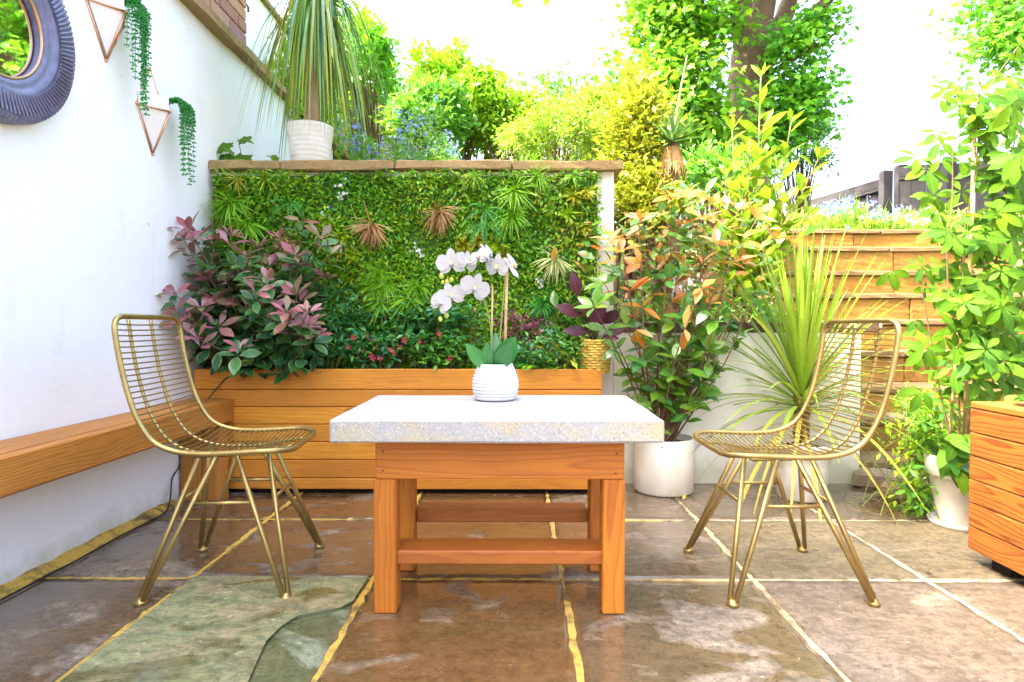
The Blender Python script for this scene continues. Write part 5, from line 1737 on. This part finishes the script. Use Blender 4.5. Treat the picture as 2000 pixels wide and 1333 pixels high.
# ------------------------------------------------------------------ shrubs of the upper garden
def bush(name, label, cat, c, rad, n, size, mat, seed, T=T_c, group=None, clumps=40, sprays=0, sig=.16, trunk=True, base_z=None, lump=.25, mat2=None):
    """twiggy bush: leaf clumps spread through an uneven volume"""
    rs = np.random.default_rng(seed)
    c = Vector(c)
    bz = terrain_z(c.x, c.y) if base_z is None else base_z
    rt = empty(name, (c.x, c.y, bz), label, cat, group)
    off = np.array([0, 0, c.z - bz])
    u = norm(rs.normal(0, 1, (clumps, 3)))
    u[:, 2] = np.where(u[:, 2] < -.55, -u[:, 2], u[:, 2])
    rr = (.45 + .55 * rs.random((clumps, 1)) ** .5) * (1 + lump * np.sin(u[:, :1] * 5 + seed) * np.cos(u[:, 2:] * 4 + seed))
    C = u * rr * np.array(rad) + off
    if sprays:
        S_ = norm(rs.normal(0, 1, (sprays, 3)) + np.array([0, 0, 1.1])) * np.array(rad) * (1.05 + .25 * rs.random((sprays, 1))) + off
        C = np.concatenate([C, S_]); u = np.concatenate([u, norm(S_ - off)])
    k = len(C)
    w = np.ones(k); w[clumps:] = .45
    idx = rs.choice(k, n, p=w / w.sum())
    P = C[idx] + rs.normal(0, 1, (n, 3)) * sig * np.mean(rad) * np.where(idx < clumps, 1, .6)[:, None]
    D = u[idx] * .7 + rs.normal(0, .6, (n, 3)) + np.array([0, 0, .1])
    U = rs.normal(0, .45, (n, 3)) + np.array([0, -.15, 1])
    P[:, 2] = np.maximum(P[:, 2], .01)
    if mat2 is None:
        scatter('foliage', T, P, D, U, size * (.65 + .7 * rs.random(n)), mat, rt)
    else:
        q = int(n * .7)
        scatter('foliage', T, P[:q], D[:q], U[:q], size * (.65 + .7 * rs.random(q)), mat, rt)
        scatter('foliage', T, P[q:], D[q:], U[q:], size * (.65 + .7 * rs.random(n - q)), mat2, rt)
    if trunk:
        tb = MB()
        for q in range(min(k, 26)):
            e = Vector(C[q * (k // min(k, 26))]); a = Vector((rs.normal(0, .06), rs.normal(0, .06), 0))
            mid = a.lerp(e, .5) + Vector((0, 0, .12 * e.length))
            cv = catmull([a, mid, e], 4)
            tb.tube(cv, [.014 - .011 * i / (len(cv) - 1) for i in range(len(cv))], 4)
        tb.build('branches', M_twig, rt)
    return rt

def pc_(px, py, Y): return at(px, py, Y)
T_b6 = leaf2_T(.5, .25, .45)
bush('garden_bush', 'large yellow-green bush with a ragged top above the middle of the coping', 'bush', pc_(880, 235, 6.3), (.52, .5, .52), 9500, .075, L_bush, 201, T_b6, None, 90, 16, .13)
bush('emerald_bush', 'emerald green bush rising behind the blue flowers', 'bush', pc_(840, 250, 5.6), (.34, .35, .34), 4200, .06, L_bush2, 202, T_b6, None, 50, 6, .15)
bush('feathery_bush', 'light green bush with airy sprays right of the ragged bush', 'bush', pc_(990, 255, 6.2), (.40, .45, .36), 5200, .055, L_bush, 203, T_b6, None, 60, 14, .14, mat2=L_bush3)
bush('dome_bush', 'pale yellow-green dome shaped bush behind the right half of the coping', 'bush', pc_(1105, 285, 5.0), (.42, .40, .28), 9000, .036, L_bush3, 204, T_b6, None, 110, 12, .12)
bush('hedge_bush', 'soft green bush filling the gap behind the ragged bush and airy bush', 'bush', pc_(945, 262, 7.4), (.75, .4, .36), 5200, .07, L_bush, 214, T_b6, None, 70, 10, .13)
bush('back_bush', 'soft yellow-green bush between the pale dome bush and the golden shrub', 'bush', pc_(1165, 268, 6.0), (.34, .4, .36), 3600, .06, L_bush3, 215, T_b6, None, 50, 8, .14)
bush('far_shrub', 'airy far shrub with thin twigs between the dome bush and tree', 'bush', pc_(1080, 215, 8.5), (.65, .5, .38), 1800, .07, L_bush2, 205, T_b6, None, 30, 10, .16)
bush('wall_climber', 'green climber hanging over the top of the beige far wall', 'climber', (-1.60, 6.7, 3.55), (.20, .9, .30), 4200, .075, L_treed, 206, T_b6, None, 60, 8, .18, base_z=1.9)
bush('wall_creeper', 'dark blue-green creeper on the far end of the beige wall', 'climber', (-1.55, 9.2, 3.55), (.28, 1.3, .5), 3600, .085, L_bush2, 207, T_b6, None, 50, 8, .18, base_z=2.1)
bush('corner_climber', 'bright green leafy climber behind the ponytail palm beside the white wall', 'climber', (-1.52, 4.55, 2.42), (.16, .42, .30), 1900, .06, L_bush, 208, T_b6, None, 40, 8, .2, base_z=1.6)
bush('golden_euonymus', 'tall golden variegated shrub right of the leafy wall panel', 'shrub', pc_(1246, 330, 3.95), (.165, .24, .46), 6500, .052, L_euo, 209, leaf2_T(.42, .25, .45), None, 90, 18, .20, lump=.3)
bush('golden_shrub', 'lower golden variegated shrub behind the bronze leaved potted shrub', 'shrub', pc_(1280, 430, 3.75), (.26, .2, .22), 3200, .048, L_euo, 210, leaf2_T(.42, .25, .45), None, 60, 6, .18)
bush('herb_clump', 'blue-green herb clump around the foot of the tree trunk', 'plant', pc_(1395, 365, 4.6), (.42, .35, .20), 2600, .055, L_bush2, 211, T_b6, None, 50, 12, .18)
bush('under_tree_shrub', 'dark green shrub in the shade below the maple crown', 'bush', pc_(1390, 300, 7.6), (.65, .4, .36), 4200, .085, L_treed, 212, T_b6, None, 60, 8, .16)
bush('hazy_shrub', 'small grey-green shrub right of the tree trunk', 'bush', pc_(1560, 300, 7.5), (.34, .4, .42), 2200, .06, L_bush2, 213, T_b6, None, 40, 8, .18)


def meadow(name, label, boxes, Yr, n, size, mat, fl, nf, fsize, seed, blades=0):
    """ground cover: leaves, blades and small flowers that nobody could count"""
    rs = np.random.default_rng(seed)
    P, D, U = [], [], []
    (x0, x1) = boxes[0]
    zf = boxes[1]
    X = rs.uniform(x0, x1, n); Y = rs.uniform(*Yr, n)
    hgt = np.array([zf(x, y) for x, y in zip(X, Y)])
    bz = np.array([terrain_z(x, y) for x, y in zip(X, Y)])
    Z = bz + hgt * rs.random(n) ** .7
    P = np.stack([X, Y, Z], 1)
    D = rs.normal(0, .7, (n, 3)) + np.array([0, -.1, .5]); U = rs.normal(0, .4, (n, 3)) + np.array([0, -.3, 1])
    o = scatter(name, T_cn, P, D, U, size * (.6 + .8 * rs.random(n)), mat, None, 'stuff')
    tag(o, label, 'flower bed')
    if nf:
        X = rs.uniform(x0, x1, nf); Y = rs.uniform(*Yr, nf)
        Z = np.array([terrain_z(x, y) + zf(x, y) * rs.uniform(.75, 1.15) for x, y in zip(X, Y)])
        P = np.stack([X, Y, Z], 1)
        P = np.repeat(P, 5, 0) + rs.normal(0, .022, (nf * 5, 3))
        scatter('flowers', flower_T(5, .7), P, rs.normal(0, .4, (len(P), 3)) + np.array([0, .2, 1]), rs.normal(0, .3, (len(P), 3)) + np.array([0, -1, .5]), fsize * (.7 + .6 * rs.random(len(P))), fl, o, 'stuff')
    if blades:
        X = rs.uniform(x0, x1, blades); Y = rs.uniform(*Yr, blades)
        P = np.stack([X, Y, [terrain_z(x, y) for x, y in zip(X, Y)]], 1)
        scatter('grass_blades', leaf_T(4, .035, .3, .25, .2, .6), P, rs.normal(0, .25, (blades, 3)) + np.array([0, 0, 1]), rs.normal(0, 1, (blades, 3)) + np.array([0, -1, .1]), [zf(x, y) * rs.uniform(.7, 1.4) for x, y in zip(X, Y)], L_grass, o, 'stuff')
    return o

meadow('blue_alkanet', 'mass of small blue flowers and leaves behind the white palm pot', [(-1.1, -.45), lambda x, y: .42 + .12 * math.sin(x * 9) + .10 * math.sin(y * 7)], (3.75, 5.0), 5200, .055, L_bush2, L_blue, 190, .013, 301)
meadow('low_ground_cover', 'low leafy ground cover behind the coping in front of the bushes', [(-.5, .5), lambda x, y: .22 + .06 * math.sin(x * 9)], (3.6, 4.9), 3000, .06, L_bush, L_blue, 10, .012, 302)
meadow('wild_grass', 'bright wild grass on top of the stone retaining steps', [(2.25, 3.3), lambda x, y: .20 + .06 * math.sin(x * 8)], (5.40, 6.3), 1800, .07, L_grass, L_blue, 30, .016, 303, 1500)
meadow('white_flower_bed', 'mass of white and pale blue flowers in front of the dark fence', [(3.0, 4.7), lambda x, y: .25 + .06 * math.sin(x * 7)], (5.45, 6.4), 3800, .065, L_grass, L_white, 130, .018, 304, 700)
meadow('bluebell_patch', 'patch of blue flowers between the two fence posts', [(2.75, 3.5), lambda x, y: .30 + .06 * math.sin(x * 9)], (5.42, 6.0), 900, .06, L_bush2, L_blue, 90, .016, 307, 200)
meadow('shade_ground_cover', 'ground cover plants in the bed behind the low cream wall', [(.55, 1.70), lambda x, y: .16 + .05 * math.sin(x * 11)], (3.36, 5.2), 4200, .055, L_bush2, L_white, 30, .012, 305)
meadow('far_lawn', 'rough grass rising towards the back of the garden', [(-1.5, 8.0), lambda x, y: .25], (5.6, 12), 5200, .12, L_bush, L_blue, 0, .012, 306, 3000)

# cluster of small white blooms among the bronze shrub
wc = empty('white_blossom_shrub', (.93, 3.36, .79), 'pale clusters of tiny cream flowers behind the bronze leaved shrub', 'plant')
P = []
for (px, py) in ((1320, 555), (1335, 560), (1345, 545), (1310, 540), (1365, 552), (1330, 575)):
    for q in range(24): P.append(tuple(at(px + random.gauss(0, 9), py + random.gauss(0, 9), 3.36 + random.uniform(-.03, .03)) - Vector(wc.location)))
scatter('flowers', flower_T(5, .7), P, np.tile((0., .2, 1.), (len(P), 1)), np.tile((0., -1., .3), (len(P), 1)) + rng.normal(0, .3, (len(P), 3)), .010, L_white, wc, 'stuff')
for q in range(6): MB().tube(stem_curve((random.uniform(-.05, .05), 0, 0), P[q * 24], .2, 4), .003, 4).build('stem', M_twig, wc)

# yucca
yu = empty('yucca', (at(1312, 335, 3.72).x, 3.72, terrain_z(1.0, 3.72)), 'yucca with a shaggy brown trunk and tall bare flower stalk', 'plant')
K0 = Vector(yu.location)
yt = at(1312, 283, 3.72) - K0
MB().tube([(0, 0, -.02), yt * .5, yt], [.045, .05, .04], 10).build('trunk', M_twig, yu)
random.seed(81)
for k in range(46):
    a = k * 2.4
    p = Vector((.045 * math.cos(a), .045 * math.sin(a), yt.z - .02))
    blade(yu, p, (math.cos(a) * .25, math.sin(a) * .25, -1), random.uniform(.12, .22), .016, 0.0, L_brown, 'dead_leaf', 3)
for k in range(64):
    a = k * 2.399; el = R(82 - 100 * k / 64)
    blade(yu, yt + Vector((0, 0, .01)), (math.cos(a) * math.cos(el), math.sin(a) * math.cos(el), math.sin(el)), random.uniform(.20, .27), .016, .08, L_yuc, 'leaf', 5)
st_ = [yt, at(1325, 200, 3.72) - K0, at(1342, 108, 3.72) - K0]
MB().tube(catmull(st_, 6), [.010 - .0006 * k for k in range(13)], 6).build('flower_stalk', M_cane, yu)


# ------------------------------------------------------------------ the trees
def limb(mb, pts, r0, r1, n=10):
    c = catmull(pts, 6)
    m = len(c) - 1
    mb.tube(c, [(r0 + (r1 - r0) * k / m) * (1 + .05 * math.sin(k * 2.1)) for k in range(m + 1)], n)
    return c

tr_ = empty('maple_tree', (at(1450, 380, 7).x, 7.0, 1.65), 'big maple tree with a thick forked trunk behind the yellow-green laurel', 'tree')
R0 = Vector(tr_.location)
def tp(px, py, Y=7.0): return at(px, py, Y) - R0
mb = MB()
limb(mb, [tp(1452, 430), tp(1455, 330), tp(1462, 220), tp(1468, 120), tp(1478, 60)], .29, .20, 14)
limb(mb, [tp(1470, 150), tp(1452, 60, 6.9), tp(1438, -40, 6.8), tp(1400, -220, 6.6), tp(1330, -420, 6.3)], .15, .08, 12)
limb(mb, [tp(1474, 110), tp(1490, 20), tp(1500, -90), tp(1515, -300), tp(1500, -560)], .15, .07, 12)
limb(mb, [tp(1482, 130), tp(1520, 60, 7.1), tp(1545, -10, 7.2), tp(1580, -160, 7.3), tp(1660, -400, 7.4)], .13, .06, 10)
limb(mb, [tp(1500, 110), tp(1560, 60, 6.9), tp(1612, 5, 6.7), tp(1700, -110, 6.4), tp(1850, -260, 6.2)], .09, .035, 9)
limb(mb, [tp(1445, 60), tp(1390, 40, 6.8), tp(1362, 0, 6.7), tp(1300, -120, 6.4)], .07, .03, 8)
for e in (((1455, 250), (1400, 215, 6.7), (1330, 170, 6.4), (1250, 150, 6.2)), ((1460, 270), (1420, 240, 6.6), (1390, 190, 6.4), (1370, 120, 6.2)), ((1468, 200), (1540, 170, 6.8), (1610, 150, 6.7)), ((1475, 160), (1560, 110, 6.6), (1640, 60, 6.5)), ((1450, 300), (1420, 285, 6.8), (1395, 260, 6.6))):
    limb(mb, [tp(*p) if len(p) == 3 else tp(*p) for p in e], .035, .010, 6)
mb.build('trunk', M_bark, tr_)


def crown(root, org, specs, mat, seed, size, name='crown', T=None, twig_from=None):
    rs = np.random.default_rng(seed)
    Ps, Ds, CC = [], [], []
    for (px, py, Y, rx, rz, n) in specs:
        c = np.array(at(px, py, Y) - org)
        rad = np.array([rx * Y / F, max(.15, rx * Y / F * .8), rz * Y / F])
        n = int(n * 1.25)
        k = max(4, n // 18)
        C = c + rs.normal(0, .55, (k, 3)) * rad
        idx = rs.integers(0, k, n)
        o = rs.normal(0, 1, (n, 3)) * np.array([.11, .11, .075])
        CC.append(C[::2])
        Ps.append(C[idx] + o)
        Ds.append(norm(o) * .6 + rs.normal(0, .5, (n, 3)) + np.array([0, -.05, -.55]))
    P, D = np.concatenate(Ps), np.concatenate(Ds)
    n = len(P)
    U = rs.normal(0, .45, (n, 3)) + np.array([0, -.35, 1])
    if twig_from is not None:
        tb = MB()
        src = [Vector(q) for q in twig_from]
        for q in np.concatenate(CC):
            e = Vector(q)
            s_ = min(src, key=lambda w: (w - e).length)
            if (s_ - e).length > 2.2: continue
            cv = stem_curve(s_, e, .22, 3)
            L0 = (s_ - e).length
            tb.tube(cv, [max(.003, .010 * L0 * (1 - i / len(cv))) for i in range(len(cv))], 4)
        tb.build('branches', M_bark, root)
    return scatter(name, T or maple_T(), P, D, U, size * (.65 + .6 * rs.random(n)), mat, root)

crown(tr_, R0, [(1320, 60, 6.4, 70, 55, 900), (1290, 150, 6.3, 80, 50, 1000), (1240, 180, 6.2, 50, 40, 420), (1270, 230, 6.2, 70, 40, 700), (1340, 200, 6.4, 70, 50, 900), (1345, 120, 6.5, 45, 60, 720), (1370, 30, 6.5, 70, 40, 700), (1280, 20, 6.4, 50, 40, 500),
               (1330, 270, 6.4, 70, 40, 700), (1370, 260, 6.4, 30, 40, 380), (1225, 215, 6.2, 30, 25, 160)], L_tree, 401, .078, twig_from=[tp(1452, 60, 6.9), tp(1390, 40, 6.8), tp(1362, 0, 6.7), tp(1330, 170, 6.4), tp(1400, 215, 6.7), tp(1390, 190, 6.4), tp(1420, 285, 6.8)])
crown(tr_, R0, [(1525, 100, 6.6, 14, 40, 160), (1560, 70, 6.6, 34, 36, 300), (1590, 60, 6.6, 34, 30, 240), (1622, 30, 6.6, 18, 22, 110), (1545, 170, 6.7, 34, 40, 430), (1572, 185, 6.7, 36, 36, 360), (1606, 145, 6.6, 20, 16, 90), (1540, 220, 6.8, 40, 36, 360), (1575, 240, 6.8, 26, 20, 140), (1525, 265, 6.9, 28, 40, 220), (1478, 205, 6.4, 34, 24, 70), (1455, 300, 6.3, 40, 26, 160), (1440, 150, 7.6, 20, 60, 120), (1480, 300, 7.7, 50, 40, 260), (1400, 320, 7.4, 40, 30, 200)], L_treed, 402, .078, twig_from=[tp(1520, 60, 7.1), tp(1560, 60, 6.9), tp(1612, 5, 6.7), tp(1540, 170, 6.8), tp(1560, 110, 6.6), tp(1470, 280)])
crown(tr_, R0, [(1300, -160, 6.4, 150, 110, 1500), (1450, -260, 6.6, 170, 120, 1500), (1620, -220, 6.6, 150, 120, 1300), (1780, -300, 6.4, 120, 100, 900), (1480, -480, 6.8, 200, 100, 1200)], L_tree, 403, .13)

ot = empty('overhanging_tree', (5.9, 5.6, 1.7), 'leafy tree branch hanging in at the upper right corner', 'tree')
N0 = Vector(ot.location)
mb = MB()
limb(mb, [(0, 0, -.1), (.03, 0, .8), (0, .05, 1.6), (-.3, -.1, 2.4), (-.9, -.3, 3.0)], .16, .07, 10)
limb(mb, [(-.1, 0, 1.9), (-.8, -.2, 2.0), at(2000, -15, 5.2) - N0, at(1960, 20, 5.2) - N0, at(1930, 60, 5.2) - N0], .05, .010, 7)
limb(mb, [(-.1, 0, 1.8), (-.6, -.1, 1.8), at(2010, 40, 5.2) - N0, at(1965, 80, 5.2) - N0], .04, .010, 7)
mb.build('trunk', M_bark, ot)
crown(ot, N0, [(1925, 90, 5.2, 25, 18, 190), (1960, 60, 5.2, 35, 25, 320), (1990, 40, 5.2, 35, 35, 360), (1985, 90, 5.2, 30, 22, 220), (1910, 3, 5.2, 22, 10, 90), (1945, -5, 5.2, 30, 12, 150), (2060, 30, 5.2, 60, 60, 300), (2080, -80, 5.3, 70, 60, 180)], L_treed, 405, .056, twig_from=[at(1960, 20, 5.2) - N0, at(1965, 80, 5.2) - N0, at(2010, 40, 5.2) - N0])

# ------------------------------------------------------------------ dark timber fence at the back right
M_fence = wood('weathered_dark_fence', (.045, .042, .05), (.02, .018, .024), .011, .6, .8, False, .3, (.05, .045, .05))
fe = empty('timber_fence', (5.0, 8.3, 2.0), 'dark weathered timber fence with square posts at the far right', 'fence')
F0 = Vector(fe.location)
panels = [((1570, 396, 9.6), (1722, 350, 8.9)), ((1758, 328, 8.35), (1845, 318, 7.9)), ((1852, 322, 7.85), (2010, 306, 7.2)), ((2016, 306, 7.15), (2200, 285, 6.5))]
for k, (a, b) in enumerate(panels):
    A, B = at(*a), at(*b)
    h = 1.15
    L_ = math.hypot(B.x - A.x, B.y - A.y)
    ang = math.atan2(B.y - A.y, B.x - A.x)
    slope = math.atan2(B.z - A.z, L_)
    board('top_rail', math.hypot(L_, B.z - A.z), .07, .17, ((A + B) / 2 - F0) - Vector((0, 0, .085)), M_fence, fe, rot=(0, -slope, ang), bev=.006, rough=.002, seed=k)
    nb = max(3, int(L_ / .135))
    for q in range(nb):
        t = (q + .5) / nb
        p = A.lerp(B, t) - F0
        board('fence_board', h, L_ / nb - .006, .018, (p.x + .022 * math.sin(ang), p.y + .045 * math.cos(ang) + .006 * (q % 2), p.z - .16 - h / 2), M_fence, fe, rot=(R(90), R(90), ang), bev=0)
for (px, py, Y, w) in ((1726, 337, 8.8, .13), (1755, 326, 8.45, .12), (1848, 312, 7.85, .12), (2013, 296, 7.2, .12)):
    p = at(px, py, Y)
    board('post', 1.6, w, w, (p.x - F0.x, p.y - .05 - F0.y, p.z - .8 - F0.z), M_fence, fe, rot=(0, R(90), 0), bev=.005, rough=.002, seed=int(px))

# ------------------------------------------------------------------ fallen leaves on the paving
ME_f = [T_mesh(leaf_T(5, .40, .5, -.15, .2), L_fall, 'leaf_blade'), T_mesh(leaf_T(5, .34, .5, -.25, .3), L_fall, 'leaf_blade')]
fl_px = [(1096, 1019, 'pale green fallen leaf on the paving under the table'), (1815, 1118, 'single yellow fallen leaf on paving near the bold grained box'), (1690, 960, 'fallen leaf nearest the cordyline pot, left of the flat stone'), (1712, 965, 'fallen leaf touching the front of the flat stone, left one of two'), (1718, 972, 'fallen leaf just left of the loose brick, right one of two'), (1742, 998, 'fallen leaf in front of the loose brick on the paving joint'), (1700, 978, 'fallen leaf lying farthest forward left of the loose brick'), (1232, 968, 'fallen leaf left of the cream pot, nearest the table leg'), (1250, 962, 'fallen leaf tucked against the left side of the cream pot'), (1310, 975, 'fallen leaf right in front of the cream pot'), (1336, 981, 'fallen leaf to the front right of the cream pot on the joint'), (1728, 985, 'fallen leaf under the near edge of the loose brick'), (1680, 957, 'fallen leaf beside the wall end behind the cordyline pot'), (1850, 1026, 'fallen leaf at the foot of the white tapered pot'), (1068, 962, 'small orange fallen leaf against the foot of the larch planter')]
random.seed(91)
for px, py, lab in fl_px:
    Y = .8 * F / (py - 637)
    p = Vector(((px - 1008) * Y / F, Y, .006))
    a = random.uniform(0, 6.28)
    o = leaf_obj(random.choice(ME_f), p, (math.cos(a), math.sin(a), .12), (0, 0, 1), random.uniform(.035, .055), None, 'fallen_leaf')
    tag(o, lab or 'small yellowish fallen leaf lying on the paving by the pots and loose brick', 'leaf', 'fallen leaves on the paving')

# crumbs of soil, petals and twigs scattered over the paving, thickest by the pots
rs = np.random.default_rng(97)
n = 420
X = np.where(rs.random(n) < .55, rs.normal(1.45, .30, n), rs.uniform(-1.45, 2.2, n)); Y = np.where(rs.random(n) < .55, rs.normal(2.72, .22, n), rs.uniform(1.2, 2.9, n))
k = (Y < 3.05) & (X < 2.3)
X, Y = X[k], Y[k]; n = len(X)
lt = scatter('leaf_litter', leaf2_T(.5, .4, .5, .2), np.stack([X, Y, np.full(n, .003)], 1), np.stack([rs.normal(0, 1, n), rs.normal(0, 1, n), rs.uniform(0, .25, n)], 1), np.tile((0., 0., 1.), (n, 1)) + rs.normal(0, .2, (n, 3)), .006 + .012 * rs.random(n) ** 2, leafmat('brown_litter', [(.16, .10, .05), (.30, .22, .08), (.08, .05, .03), (.34, .30, .10)], .1, .7), None, 'stuff')
tag(lt, 'small brown crumbs of leaf litter and soil strewn over the paving', 'leaf litter')
